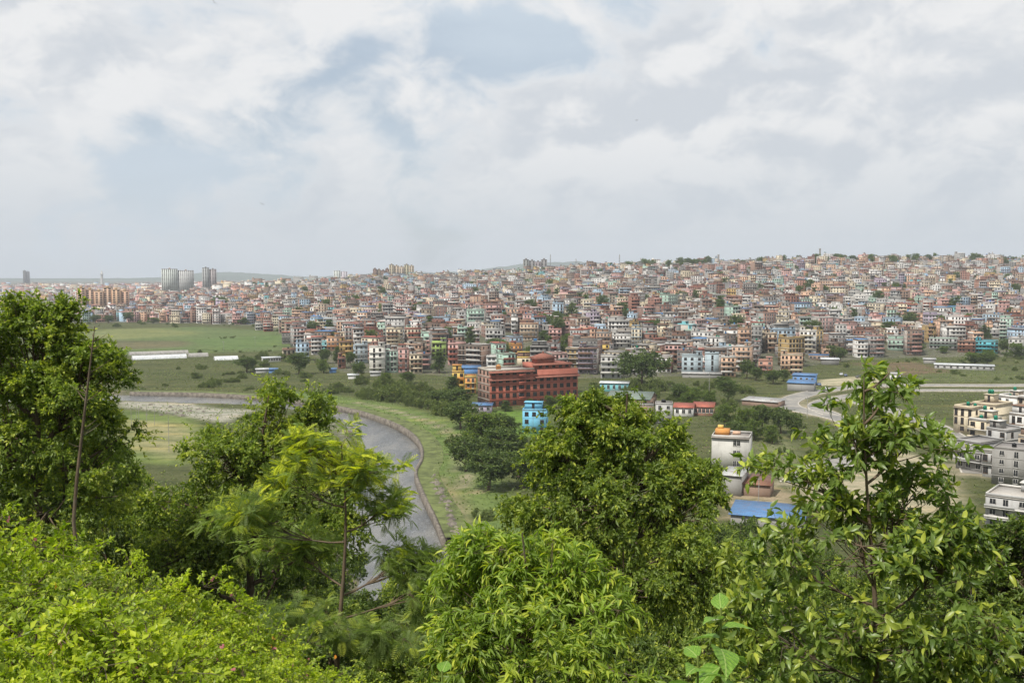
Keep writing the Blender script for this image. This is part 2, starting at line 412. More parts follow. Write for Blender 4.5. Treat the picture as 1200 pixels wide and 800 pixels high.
def m_seedling():
    t = NT('leaf_veined'); o = t.coord('Object'); sx = t.n('ShaderNodeSeparateXYZ'); t.l(o, sx.inputs[0])
    def mt(op, a, b=0.0):
        m = t.n('ShaderNodeMath'); m.operation = op
        for i, v in enumerate((a, b)):
            if isinstance(v, (int, float)): m.inputs[i].default_value = v
            else: t.l(v, m.inputs[i])
        return m.outputs[0]
    ax = mt('ABSOLUTE', sx.outputs[0]); w = mt('SINE', mt('MULTIPLY', mt('SUBTRACT', sx.outputs[1], mt('MULTIPLY', ax, .7)), 46.0))
    c = t.mix(t.rng(t.noise(9, 3, .6, o), .3, .7), (.13, .27, .03), (.24, .42, .05))
    c = t.mix(t.rng(w, .8, 1.0, 0, .5), c, (.36, .5, .12)); c = t.mix(t.rng(ax, .015, .035, .8, 0), c, (.42, .54, .16))
    b = t.bsdf(c, .45, .35, bump=w, bstr=.25, bdist=.02)
    tr = t.n('ShaderNodeBsdfTranslucent'); t.l(c, tr.inputs['Color']); mx = t.n('ShaderNodeMixShader'); mx.inputs[0].default_value = .4
    t.l(b.outputs[0], mx.inputs[1]); t.l(tr.outputs[0], mx.inputs[2]); t.l(mx.outputs[0], t.out.inputs['Surface']); return t.m
M['leaf_veined'] = m_seedling()
def m_flower():
    t = NT('shrub_flower'); a = t.attr(); t.bsdf(a.outputs['Color'], .7, .2); return t.m
M['flower'] = m_flower()

# ------------------------------------------------------------------ the setting: ground, river, roads, far hills
def zone(pts): return [tuple(G0(*p)[:2]) for p in pts]
ROAD_MAIN = smooth_line([tuple(G0(*p)[:2]) for p in [(1290, 452), (1200, 451.6), (1100, 451.2), (1020, 453), (975, 456.5), (945, 462), (927, 469), (923, 474.5),
    (934, 480), (960, 485), (990, 492), (1008, 503), (1017, 517), (1012, 530), (988, 541), (955, 551), (935, 566)]], 8)
ROAD_SIDE = smooth_line([tuple(G0(*p)[:2]) for p in [(1290, 458), (1200, 457.6), (1100, 457.4), (1030, 460), (985, 466), (962, 472.5), (958, 479), (975, 486)]], 8)
ROAD_LOW = smooth_line([tuple(G0(*p)[:2]) for p in [(1000, 469), (1030, 477), (1062, 487), (1092, 499), (1116, 513), (1138, 535), (1150, 556)]], 8)

def axis(lo, a, b, hi, step, g=1.16):
    v = list(np.arange(a, b + step / 2, step)); s = step
    up = v[-1]
    while up < hi: s *= g; up = min(up + s, hi); v.append(up)
    s = step; dn = a
    while dn > lo: s *= g; dn = max(dn - s, lo); v.insert(0, dn)
    return np.array(v)
def build_ground():
    xs = axis(-9000, -260, 320, 9000, 3.8); ys = axis(-300, 110, 720, 11000, 3.4, 1.05)
    X, Y = np.meshgrid(xs, ys); Z = terr(X, Y)
    c = np.zeros(X.shape + (3,)); c[:] = (.094, .1, .04)
    def put(mask, col):
        m = np.clip(mask, 0, 1)[..., None]; c[:] = c * (1 - m) + np.array(col) * m
    def zin(poly, soft=4): return sstep(soft, -soft, poly_sd(X, Y, poly))
    a = X / np.maximum(Y, 20)
    city = (Y > np.interp(a, AC, Y0C) - 8)
    put(city * 1.0, (.15, .14, .105))
    put(((Y < 170) & (Z > 2)) * 1.0, (.06, .085, .025))
    put(zin(zone([(60, 389), (230, 383), (330, 388), (345, 398), (335, 411), (250, 413), (140, 417), (60, 418)]), 14), (.13, .165, .065))
    put(zin(zone([(105, 386), (190, 384), (240, 391), (150, 397), (100, 398)]), 8), (.2, .21, .085))
    put(zin(zone([(120, 398), (230, 400), (215, 406), (130, 410)]), 8), (.15, .135, .075))
    put(zin(zone([(215, 398), (345, 392), (345, 404), (260, 410)]), 8), (.125, .175, .06))
    put(zin(zone([(145, 480), (225, 490), (247, 515), (215, 545), (140, 540)]), 4), (.16, .2, .06))
    put(zin(zone([(150, 492), (215, 497), (238, 522), (205, 538), (150, 525)]), 6), (.3, .27, .14))
    put(zin(zone([(140, 470.5), (225, 472), (252, 478), (300, 480), (262, 496), (225, 489), (180, 481), (140, 477)]), 3), (.37, .34, .285))
    put(zin(zone([(380, 487), (402, 500), (413, 515), (415, 535), (400, 545), (402, 515), (390, 500)]), 3), (.3, .27, .22))
    sd_o = line_sd(X, Y, OUTER[14:])
    put(sstep(26, 14, sd_o) * (poly_sd(X, Y, RIVER) > 0) * (X > -120), (.15, .2, .06))
    put(sstep(2.2, 1.2, np.abs(sd_o - 11)) * (X > -70) * (Y > 260), (.3, .26, .17))
    put(zin(zone([(495, 555), (520, 560), (548, 600), (560, 650), (540, 655), (515, 600)]), 5), (.27, .21, .14))
    put(zin(zone([(570, 481), (640, 480), (640, 512), (590, 512)]), 4), (.13, .21, .04))
    put(zin(zone([(952, 452), (962, 445), (1000, 441), (1040, 444), (1030, 450), (980, 452)]), 3), (.46, .39, .28))
    put(zin(zone([(920, 560), (945, 547), (1000, 536), (1060, 530), (1110, 545), (1130, 590), (1050, 620), (960, 600)]), 4), (.42, .35, .25))
    put(zin(zone([(845, 572), (905, 568), (940, 585), (930, 612), (850, 606)]), 3), (.36, .28, .19))
    put(zin(zone([(880, 520), (925, 512), (940, 535), (925, 550), (885, 545)]), 5), (.19, .19, .1))
    put(zin(zone([(1010, 432), (1200, 434), (1200, 447), (1060, 447)]), 10), (.12, .13, .055))
    put(zin(zone([(995, 425), (1070, 424), (1120, 436), (1060, 440)]), 6), (.17, .12, .075))
    for ln, w in ((ROAD_MAIN, 8), (ROAD_SIDE, 7), (ROAD_LOW, 8)):
        put(sstep(w, w - 3, line_sd(X, Y, ln)), (.33, .28, .2))
    put((poly_sd(X, Y, RIVER) < 1) * 1.0, (.2, .17, .12))
    ny, nx = X.shape; idx = np.arange(ny * nx).reshape(ny, nx)
    F = np.stack([idx[:-1, :-1], idx[:-1, 1:], idx[1:, 1:], idx[1:, :-1]], -1).reshape(-1, 4)
    me = make_mesh('ground', np.stack([X, Y, Z], -1), F, [M['ground']], pcol=c.reshape(-1, 3), smooth=True)
    link('ground', me, kind='structure')
build_ground()

def build_river():
    n = 160
    def resample(l):
        l = np.array(l); s = np.r_[0, np.cumsum(np.hypot(*np.diff(l, axis=0).T))]; t = np.linspace(0, s[-1], n)
        return np.c_[np.interp(t, s, l[:, 0]), np.interp(t, s, l[:, 1])]
    A, B = resample(OUTER), resample(INNER); ws = np.linspace(0, 1, 9)
    XY = A[:, None] * (1 - ws[None, :, None]) + B[:, None] * ws[None, :, None]
    V = np.concatenate([XY, np.full(XY.shape[:2] + (1,), -2.0)], -1).reshape(-1, 3)
    F = [(i * 9 + j, i * 9 + j + 1, (i + 1) * 9 + j + 1, (i + 1) * 9 + j) for i in range(n - 1) for j in range(8)]
    link('river', make_mesh('river', V, np.array(F), [M['water']], smooth=True), kind='structure')
build_river()
wl = OUTER[12:16 * 6 + 1]
link('river_wall', wall_along(wl, -2.9, 0.9, -3.6, np.interp(np.arange(len(wl)), [0, 20, 60, len(wl)], [.05, .2, .45, -.4]), 'river_wall', M['stone']),
     label='low brown stone embankment wall curving along the outer bank of the river', cat='wall')
link('embankment_path', strip(wl, -2.1, 4.4, .06, 'embankment_path', m_plain('bank_turf', (.13, .155, .05), .95, .55, .25), 6, True), kind='structure')

def build_roads():
    for ln, w, nm in ((ROAD_MAIN, 4.8, 'road'), (ROAD_SIDE, 3.8, 'road'), (ROAD_LOW, 5.2, 'road')):
        zo = .10 if ln is ROAD_MAIN else (.085 if ln is ROAD_SIDE else .07)
        r = link(nm, strip(ln, -w, w, zo, nm, M['road'], 4), kind='structure')
        for s in (-1, 1):
            link('kerb', wall_along(ln, s * w - .25, .5, -.2, .27, 'kerb', M['kerb']), r)
build_roads()
def build_hills():
    rnd = np.random.default_rng(4); n, k = 260, 10
    x = np.linspace(-8600, 8600, n); V = []
    h = 150 + 120 * np.sin(x / 1500 + 1.2) + 70 * np.sin(x / 640 + .3) + 34 * np.sin(x / 260) + 8 * rnd.standard_normal(n)
    h = np.clip(h * .55, 30, 300)
    for j in range(k):
        t = j / (k - 1); V.append(np.c_[x + 40 * np.sin(j * 2 + x / 300), np.full(n, 8700 + 1500 * t) + 120 * np.sin(x / 420 + j), h * sstep(0, 1, np.array(t)) - 6])
    V = np.concatenate(V); F = [(j * n + i, j * n + i + 1, (j + 1) * n + i + 1, (j + 1) * n + i) for j in range(k - 1) for i in range(n - 1)]
    link('hills', make_mesh('hills', V, np.array(F), [M['rock']], smooth=True), kind='structure')
build_hills()

# ------------------------------------------------------------------ houses
FH = 3.0
PAL = [  # name, colour, weight
    ('pink', (.56, .34, .31), 1.3), ('peach', (.62, .40, .27), 1.3), ('cream', (.66, .57, .41), 1.8), ('white', (.70, .69, .66), 2.7), ('pale grey', (.42, .42, .41), 2.0),
    ('light blue', (.36, .5, .62), .9), ('mint green', (.38, .55, .45), .6), ('brick red', (.30, .135, .095), 1.0), ('brown brick', (.25, .165, .12), 1.2),
    ('ochre', (.55, .37, .13), .6), ('salmon', (.48, .25, .18), .6), ('grey concrete', (.27, .265, .25), 1.5), ('lilac', (.42, .35, .45), .35), ('turquoise', (.16, .46, .5), .18), ('beige', (.47, .39, .29), 1.0)]
PALW = np.array([p[2] for p in PAL]); PALW /= PALW.sum()
CN = {p[0]: p[1] for p in PAL}
CN.update({'red': (.42, .10, .06), 'yellow': (.68, .48, .12), 'orange': (.62, .28, .07), 'sky blue': (.16, .48, .68), 'lime': (.42, .58, .16), 'teal': (.08, .42, .5), 'blue': (.1, .24, .5), 'blue-grey': (.36, .44, .48),
           'dark grey': (.16, .16, .155), 'tall white': (.68, .66, .6), 'pale stone': (.56, .55, .51)})
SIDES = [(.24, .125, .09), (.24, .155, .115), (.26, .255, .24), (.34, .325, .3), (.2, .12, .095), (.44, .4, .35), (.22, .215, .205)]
TRIMS = [('white', (.62, .6, .56)), ('red', (.36, .11, .075)), ('brown', (.25, .14, .09)), ('pink', (.5, .26, .22)), ('grey', (.36, .35, .33)), ('dark red', (.24, .07, .05))]
ROOFS = [(.24, .22, .2), (.3, .28, .26), (.2, .15, .12), (.33, .3, .26), (.17, .15, .14)]
TANKS = [('black', (.02, .02, .022)), ('green', (.0, .16, .1)), ('blue', (.06, .2, .45))]

def house_spec(rng, w, d, n, wall, side, trim, simple=0, over=True, win=True, tower=None, sheet=None, balcony=None, frontwin=None, bands=True, tanks=None):
    """parts: part -> list of (box, colour); windows: (face, u, z, w, h)"""
    p = dict(wall=[], facade=[], floor_band=[], balcony=[], parapet=[], stair_tower=[], roof_sheet=[])
    W = []
    H = n * FH; x0, x1, y0, y1 = -w / 2, w / 2, -d / 2, d / 2
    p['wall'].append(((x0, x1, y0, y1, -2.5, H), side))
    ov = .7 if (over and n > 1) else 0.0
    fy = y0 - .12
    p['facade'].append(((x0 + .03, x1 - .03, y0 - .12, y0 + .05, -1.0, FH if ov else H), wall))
    if ov:
        p['facade'].append(((x0 + .03, x1 - .03, y0 - ov, y0 + .05, FH + .02, H - .02), wall)); fy = y0 - ov
    for i in range(1 if bands else n, n + 1):
        z = i * FH; e = .16 + .6 * (rng.random() < .3)
        p['floor_band'].append(((x0 - .12, x1 + .12, y0 - ov - e, y1 + .1, z - .1, z + .1), trim if i < n else tuple(.35 * q + .65 * g for q, g in zip(trim, rng.choice(ROOFS)))))
    r = [(x0, x1, y0 - ov, y0 - ov + .14), (x0, x1, y1 - .14, y1), (x0, x0 + .14, y0 - ov + .14, y1 - .14), (x1 - .14, x1, y0 - ov + .14, y1 - .14)]
    ph = H + rng.uniform(.55, 1.0)
    for q in (r if simple < 2 else r[:1]): p['parapet'].append(((*q, H + .14, ph), wall if rng.random() < .6 else trim))
    if balcony is None: balcony = rng.random() < .55
    if balcony and n > 1 and simple < 2:
        bw = w * rng.uniform(.4, .95); s = x0 if rng.random() < .5 else x1 - bw
        for i in range(1, n):
            z = i * FH
            p['balcony'].append(((s, s + bw, y0 - ov - 1.05, y0 - ov - .02, z - .1, z + .15), trim))
            p['balcony'].append(((s, s + bw, y0 - ov - 1.05, y0 - ov - .95, z + .15, z + .95), wall if rng.random() < .5 else trim))
    if tower is None: tower = rng.random() < .8
    tx = 0
    if tower:
        tw, td = min(3.4, w * .5), min(3.6, d * .5); tx = x0 + .2 if rng.random() < .5 else x1 - tw - .2
        ty = y1 - td - .2 if rng.random() < .7 else y0 + .6
        if rng.random() < .3: tw = w * .75; tx = x0 + .2
        p['stair_tower'].append(((tx, tx + tw, ty, ty + td, H + .14, H + 2.6), wall if rng.random() < .55 else side))
        p['stair_tower'].append(((tx - .25, tx + tw + .25, ty - .4, ty + td + .2, H + 2.6, H + 2.8), trim))
        W.append(('t', tx + tw / 2, H + .3, .9, 1.9, ty))
    if sheet is not None:
        p['roof_sheet'].append(((x0 - .3, x1 + .3, y0 - ov - .3, y1 + .3, H + .9, H + 1.02), sheet))
        for qx in (x0 + .1, x1 - .2):
            for qy in (y0 + .1, y1 - .2): p['roof_sheet'].append(((qx, qx + .1, qy, qy + .1, H + .1, H + .9), sheet))
    if win:
        k = frontwin or max(2, int(round(w / 2.7)))
        jit = [rng.uniform(-.14, .14) for _ in range(k)]; bigc = [rng.random() < .3 for _ in range(k)]; ww = rng.uniform(1.0, 1.6)
        for i in range(n):
            yy = y0 - .12 if i == 0 and ov else fy
            for j in range(k):
                if rng.random() < .07: continue
                u = x0 + w * (j + .5 + jit[j]) / k
                big = bigc[j] and i > 0
                W.append(('f', u, i * FH + (.35 if big else .95), ww if not big else 1.1, 1.4 if not big else 2.1, yy))
            for f, ks in (('l', 2), ('r', 2)):
                for j in range(ks):
                    if rng.random() < .45: continue
                    W.append((f, y0 + d * (j + .5) / ks, i * FH + 1.0, 1.1, 1.3, x0 if f == 'l' else x1))
    T = []
    for q in range(tanks if tanks is not None else (rng.random() < .6) + (rng.random() < .2)):
        if p['stair_tower'] and rng.random() < .6: T.append((tx + 1.2 + q, p['stair_tower'][0][0][2] + 1.3, H + 2.8))
        else: T.append((rng.uniform(x0 + 1, x1 - 1), rng.uniform(y0 + 1, y1 - 1), H + .16))
    return p, W, T
WALLLIKE = ('wall', 'facade', 'floor_band', 'balcony', 'parapet', 'stair_tower', 'roof_sheet')
def window_proto(name, frame, mull=1):
    rows = [(-.5, .5, -.06, .0, -.05, 0.0), (-.5, .5, -.06, .0, 1.0, 1.05), (-.55, -.47, -.06, 0, -.05, 1.05), (.47, .55, -.06, 0, -.05, 1.05), (-.62, .62, -.12, 0, -.12, -.05)]
    if mull: rows.append((-.03, .03, -.05, 0, 0, 1))
    V, F = boxes(rows); n = len(V)
    V = np.concatenate([V, [(-.47, -.03, 0), (.47, -.03, 0), (.47, -.03, 1), (-.47, -.03, 1)]]); F = np.concatenate([F, [(n, n + 1, n + 2, n + 3)]])
    mi = np.zeros(len(F), int); mi[-1] = 1
    return make_mesh(name, V, F, [frame, M['glass']], mi)
WIN_W = window_proto('window_white', M['frame_w']); WIN_B = window_proto('window_brown', M['frame_b'])
def tank_mesh(name, mat):
    a = np.arange(9) * 2 * np.pi / 9; prof = [(0, 0), (.62, 0), (.62, .95), (.66, 1.0), (.6, 1.15), (.3, 1.32), (.22, 1.45), (0, 1.45)]
    V = np.array([(r * math.cos(t), r * math.sin(t), z) for r, z in prof for t in a]); F = [(i * 9 + k, i * 9 + (k + 1) % 9, (i + 1) * 9 + (k + 1) % 9, (i + 1) * 9 + k) for i in range(7) for k in range(9)]
    return make_mesh(name, V, np.array(F), [mat], smooth=True)
TANK = {'black': tank_mesh('tank_black', M['black']), 'green': tank_mesh('tank_green', M['green_plastic']), 'blue': tank_mesh('tank_blue', m_plain('blue_plastic', (.05, .19, .42), .5, .2))}
PN = dict(wall='wall', facade='front_wall', floor_band='floor_bands', balcony='balcony', parapet='parapet', stair_tower='stair_tower', roof_sheet='roof_sheet')
def build_house(name, spec, loc, yaw, label, cat='house', group=None, tankcol='black', wmesh=None, brick=False):
    p, W, T = spec
    e = link(name, None, loc=loc, rz=yaw, label=label, cat=cat, group=group); e.empty_display_size = .5
    for k in WALLLIKE:
        if not p[k]: continue
        nm = 'floor_band' if k == 'floor_band' else PN[k]
        if k in ('floor_band',):
            for b, c in p[k]: link(nm, box_mesh(nm, [b], M['wall'], [c]), e)
        else:
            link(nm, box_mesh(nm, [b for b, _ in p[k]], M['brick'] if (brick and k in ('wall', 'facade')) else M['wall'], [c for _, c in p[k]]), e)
    wm = wmesh or (WIN_W if sum(map(ord, label)) % 2 else WIN_B)
    for f, u, z, w, h, q in W:
        o = link('window' if f != 't' else 'roof_door', wm, e, scale=(w, 1, h))
        if f in 'ft': o.location = (u, q - .01, z)
        elif f == 'l': o.location = (q - .01, u, z); o.rotation_euler = (0, 0, -math.pi / 2)
        else: o.location = (q + .01, u, z); o.rotation_euler = (0, 0, math.pi / 2)
    for t in T: link('water_tank', TANK[tankcol], e, loc=t)
    return e

EXCL = []   # (x, y, radius): ground already taken
def facing(x, y): return -math.atan2(x, y)      # yaw that turns a front wall towards the viewpoint's hill
LMK = []      # (first column, last column, depth) of every placed building
def lm(px0, px1, pyb, pyt, wall, label, trim='grey', side=None, depth=None, yaw=0, n=None, name='house', cat='house', **kw):
    """a house whose front stands between two columns of the photograph, foot on the ground at row pyb, eaves at pyt"""
    g = ground((px0 + px1) / 2, pyb); w = (px1 - px0) / FPX * g.y; hh = (pyb - pyt) / FPX * g.y
    n = n or max(1, int(round(hh / FH)))
    rng = random.Random(int(px0 * 31 + pyb * 7)); d = depth or max(7, min(13, w * .9))
    y = facing(g.x, g.y) + R(yaw)
    w = w / (abs(math.cos(R(yaw))) + .35 * abs(math.sin(R(yaw))))
    c = Vector((g.x - math.sin(y) * d / 2, g.y + math.cos(y) * d / 2, 0)); c.z = tz(c.x, c.y) + .05
    c.z = max(c.z, g.z - .3)
    zs = hh / (n * FH)
    tr = dict(TRIMS).get(trim, CN.get(trim, (.4, .4, .4)))
    sd = CN[side] if side else SIDES[int(px0) % len(SIDES)]
    extra = kw.pop('extra', None); tk = kw.pop('tankcol', 'black'); br = kw.pop('brick', False)
    sp = house_spec(rng, w, d, n, CN[wall], sd, tr, **kw)
    e = build_house(name, sp, c, y, label, cat, None, tk, brick=br); e.scale = (1, 1, max(.75, min(1.3, zs)))
    if extra == 'pale':
        for i in range(3):
            for s in (-.55, .55): link('window', WIN_W, e, loc=(w * .17 + s, -d / 2 - .13, i * FH + .9), scale=(.9, 1, 1.5))
        for q, cc in (((-w / 2 + .5, -w / 2 + 4.6, -1, 3, n * FH + .14, n * FH + 1.7), CN['orange']), ((-w / 2 + 1, -w / 2 + 2.6, 1, 3, n * FH + 1.7, n * FH + 2.6), CN['yellow']), ((0, 2.2, 1, 3.4, n * FH + .14, n * FH + .9), CN['peach'])):
            link('roof_room', box_mesh('roof_room', [q], M['wall'], [cc]), e)
    LMK.append((px0, px1, g.y)); EXCL.append((c.x, c.y, math.hypot(w, d) / 2 + 2.5))
    return e
lm(347, 362, 423, 402, 'light blue', 'light blue three-storey house with white bands by the riverside trees', 'white', side='light blue', tower=True)
lm(331, 347, 421, 410, 'cream', 'low cream house attached beside the light blue riverside house', 'brown', side='cream', tower=False)
lm(433, 451, 437.5, 407, 'tall white', 'tall plain white house with one column of small windows above tin sheds', 'white', side='pale grey', frontwin=2, over=False, balcony=False)
lm(452, 466, 436.5, 411, 'mint green', 'pale green narrow house beside the tall plain white house', 'white')
lm(467, 479, 436.5, 409, 'pink', 'narrow pink house with red bands between pale green and cream houses', 'red')
lm(480, 495, 437.5, 416, 'cream', 'cream house with dark bands at the end of the riverside row', 'brown', side='white')
lm(416, 431, 426, 405, 'blue-grey', 'blue-grey house with wide windows beside the tall plain white house', 'white', side='blue-grey')
lm(398, 414, 418, 401, 'ochre', 'ochre yellow house behind the riverside trees', 'brown', side='ochre')
lm(396, 405, 432, 420, 'brick red', 'small red brick house among the riverside trees', 'brown')
lm(383, 398, 411, 396, 'peach', 'peach house with an orange top storey behind riverside trees', 'orange')
lm(453, 472, 408, 386, 'cream', 'wide cream apartment house with rows of open balconies', 'brown', balcony=True)
lm(474, 494, 407, 386, 'beige', 'beige apartment house with balconies beside the wide cream one', 'red', balcony=True)
lm(424, 449, 403, 389, 'brick red', 'red brick house with a long dark red roof edge', 'dark red')
lm(309, 320, 388.5, 379, 'red', 'small bright red house at the edge of the green field', 'white')
lm(330, 349, 391.5, 377, 'brown brick', 'brown and cream house at the corner of the green field', 'cream')
lm(352, 362, 389, 376, 'light blue', 'pale blue house behind the green field hedge', 'white')
lm(367, 382, 392, 378, 'cream', 'plain cream yellow house at the end of the green field', 'cream', side='cream', balcony=False)
lm(299, 308, 387, 380, 'white', 'low white house at the edge of the green field', 'grey')
lm(137, 148, 376, 366, 'turquoise', 'small turquoise house at the far side of the fields', 'white', side='turquoise')
lm(160, 178, 376, 363, 'beige', 'beige house facing the fields from their far side', 'brown')
lm(205, 216, 371, 361, 'orange', 'orange house standing at the far edge of the fields', 'white')
lm(536, 548, 407, 386, 'mint green', 'mint green house with white balconies, one of a pair', 'white', balcony=True)
lm(549, 562, 407, 388, 'white', 'white house joined to the mint green balcony house', 'pink', balcony=True)
lm(569, 592, 409, 388, 'pale grey', 'grey stepped house with deep balconies above the orange house', 'white', balcony=True)
lm(609, 631, 400.5, 381, 'beige', 'sandstone coloured house with ornate bays on the slope', 'peach')
lm(599, 607, 391, 372, 'white', 'tall white house with many small windows', 'grey', side='pale grey')
lm(506, 523, 420, 402, 'lime', 'lime green banded house among pink neighbours', 'lime')
lm(525, 546, 428, 404, 'pink', 'pink and red banded house with wide balconies behind the yellow house', 'red', balcony=True)
lm(563, 573, 428, 411, 'white', 'slim white house with a red brick side wall', 'white', side='brick red')
lm(530, 544, 461, 436, 'yellow', 'bright yellow house with orange top beside the brick hall', 'orange', side='yellow')
lm(545, 558, 462, 442, 'orange', 'orange open fronted house beside the bright yellow one', 'yellow', side='yellow', tower=False)
lm(589, 612, 420, 405, 'orange', 'orange house with arches right behind the brick hall', 'brown')
lm(606, 626, 427, 420, 'cream', 'low cream yellow house behind the brick hall tower', 'yellow')
lm(630, 642, 415, 405, 'white', 'white house with a pitched gable behind the brick hall', 'white')
lm(643, 658, 404, 387, 'pink', 'pink and red stacked house on the slope', 'red')
lm(704, 728, 443.5, 418, 'pale grey', 'pale grey house with brown window column beside the round tree', 'white', side='pale grey')
lm(714, 739, 408, 394, 'white', 'wide white house with two rows of small dark windows', 'white', side='white', tower=False)
lm(740, 752, 409, 386, 'cream', 'tall cream house with light blue bands', 'light blue', side='pale grey')
lm(696, 714, 419, 404, 'yellow', 'pale yellow house with a brown top storey', 'brown')
lm(799, 823, 440.5, 418, 'blue-grey', 'blue-grey office block with one column of paired windows', 'blue-grey', side='blue-grey', over=False, balcony=False, frontwin=3)
lm(826, 842, 441, 415, 'blue-grey', 'taller blue-grey stair block next to the office block', 'blue-grey', side='blue-grey', over=False, balcony=False, frontwin=1, tower=False)
lm(845, 862, 442, 419, 'peach', 'pink and white tower house next to the blue-grey office', 'white')
lm(889, 905, 439, 423, 'salmon', 'salmon pink house with white trim by the dark tree', 'pink', side='salmon')
lm(915, 940, 439.5, 416, 'peach', 'large peach house with ornate balconies above the roadside building', 'cream', balcony=True)
lm(896, 910, 414, 392, 'beige', 'tall beige house with a blank grey side wall', 'brown')
lm(937, 956, 415.5, 389, 'white', 'tall white and cream house on the slope above the road', 'cream', balcony=True)
lm(948, 971, 422.5, 417, 'brown brick', 'long low brown house at the foot of the slope', 'blue', tower=False)
lm(1144, 1168, 414, 401, 'teal', 'vivid teal house at the edge of the scrub field', 'teal', side='teal')
lm(1123, 1142, 413, 401, 'salmon', 'terracotta house beside the vivid teal one', 'brown')
lm(1041, 1064, 411.5, 400, 'mint green', 'mint green house at the edge of the scrub field', 'white')
lm(1090, 1120, 411, 399, 'pale grey', 'row of pale green low houses by the scrub field', 'mint green', tower=False)
lm(1105, 1129, 385, 371, 'white', 'large bright white house in front of the long warehouse', 'white', side='white', tower=True)
lm(1082, 1102, 386, 370, 'lilac', 'mauve block of flats beside the large white house', 'white')
lm(1172, 1186, 399, 374, 'mint green', 'tall mint house at the end of the long warehouse', 'white')
lm(611.5, 640, 508, 481, 'sky blue', 'bright sky blue house standing alone on the lawn', 'sky blue', side='sky blue', over=False, balcony=False, frontwin=3, yaw=-8)
lm(662, 676, 461, 444, 'sky blue', 'blue house with turquoise bands behind the brick hall corner', 'white', side='sky blue')
lm(833, 878, 550, 513, 'pale stone', 'large pale plain house with paired windows above the tin sheds', 'white', side='pale stone', over=False, balcony=False, yaw=-6, tower=False, n=3, win=False, bands=False, tanks=0, extra='pale')
lm(747, 766, 497, 475, 'brown brick', 'unplastered brown brick house with flat grey roof by big tree', 'grey', side='brown brick', over=False, balcony=False, tower=False)
lm(768, 788, 497, 474, 'pale grey', 'grey and white plastered house next to unplastered brick one', 'grey', side='dark grey', over=False, balcony=False, tower=False)
# the flats beside the lower road
def flats(px, pyb, pyt, wpx, dpt, wall, side, label, yaw, trim='white', n=3, tk='green', **kw):
    return lm(px - wpx / 2, px + wpx / 2, pyb, pyt, wall, label, trim, side=side, depth=dpt, yaw=yaw, n=n, tankcol=tk, name='apartment_block', cat='apartments', **kw)
flats(1128, 508, 478, 24, 11, 'cream', 'cream', 'cream end block of flats with bare grey panel and green tank', -30, 'cream', 3, over=False, balcony=False, tanks=2)
flats(1153, 507, 474, 30, 11, 'cream', 'cream', 'cream block of flats behind the unfinished grey frame', -30, 'cream', 3, balcony=True, tanks=2)
flats(1180, 500, 465, 26, 12, 'white', 'beige', 'white block of flats with brick stair tower and green tanks', -30, 'white', 4, tanks=3)
flats(1205, 503, 466, 26, 12, 'beige', 'beige', 'beige block of flats at the far end of the row', -30, 'white', 4, tanks=2)
flats(1135, 551, 517, 34, 11, 'grey concrete', 'grey concrete', 'unfinished grey concrete frame house with open bays', -34, 'pale grey', 3, 'black', balcony=True)
flats(1168, 536, 503, 26, 10, 'pale grey', 'grey concrete', 'pale concrete house between the flats and the blank grey block', -34, 'white', 3, tanks=1)
flats(1182, 570, 527, 40, 11, 'grey concrete', 'dark grey', 'blank dark grey cement block with four tiny windows', -12, 'grey', 4, 'black', over=False, balcony=False, frontwin=2, tower=False)
flats(1180, 622, 583, 50, 12, 'pale grey', 'beige', 'cream fronted house with railed terrace before the blank grey block', -12, 'white', 3, 'black', balcony=True)

flats(1146, 524, 492, 22, 9, 'cream', 'beige', 'narrow cream house wedged between the flats and the concrete frame', -30, 'white', 3, tanks=2)
flats(1196, 521, 486, 28, 10, 'white', 'grey concrete', 'white and grey house with brick stair tower behind the blank block', -30, 'brown', 3, tanks=2)
flats(1160, 560, 530, 18, 8, 'pale grey', 'grey concrete', 'low unplastered house squeezed beside the blank grey block', -20, 'grey', 2, 'black', tower=False)
flats(1205, 548, 512, 24, 9, 'beige', 'brown brick', 'brick and plaster house at the row end behind the blank block', -20, 'white', 3, tanks=1)

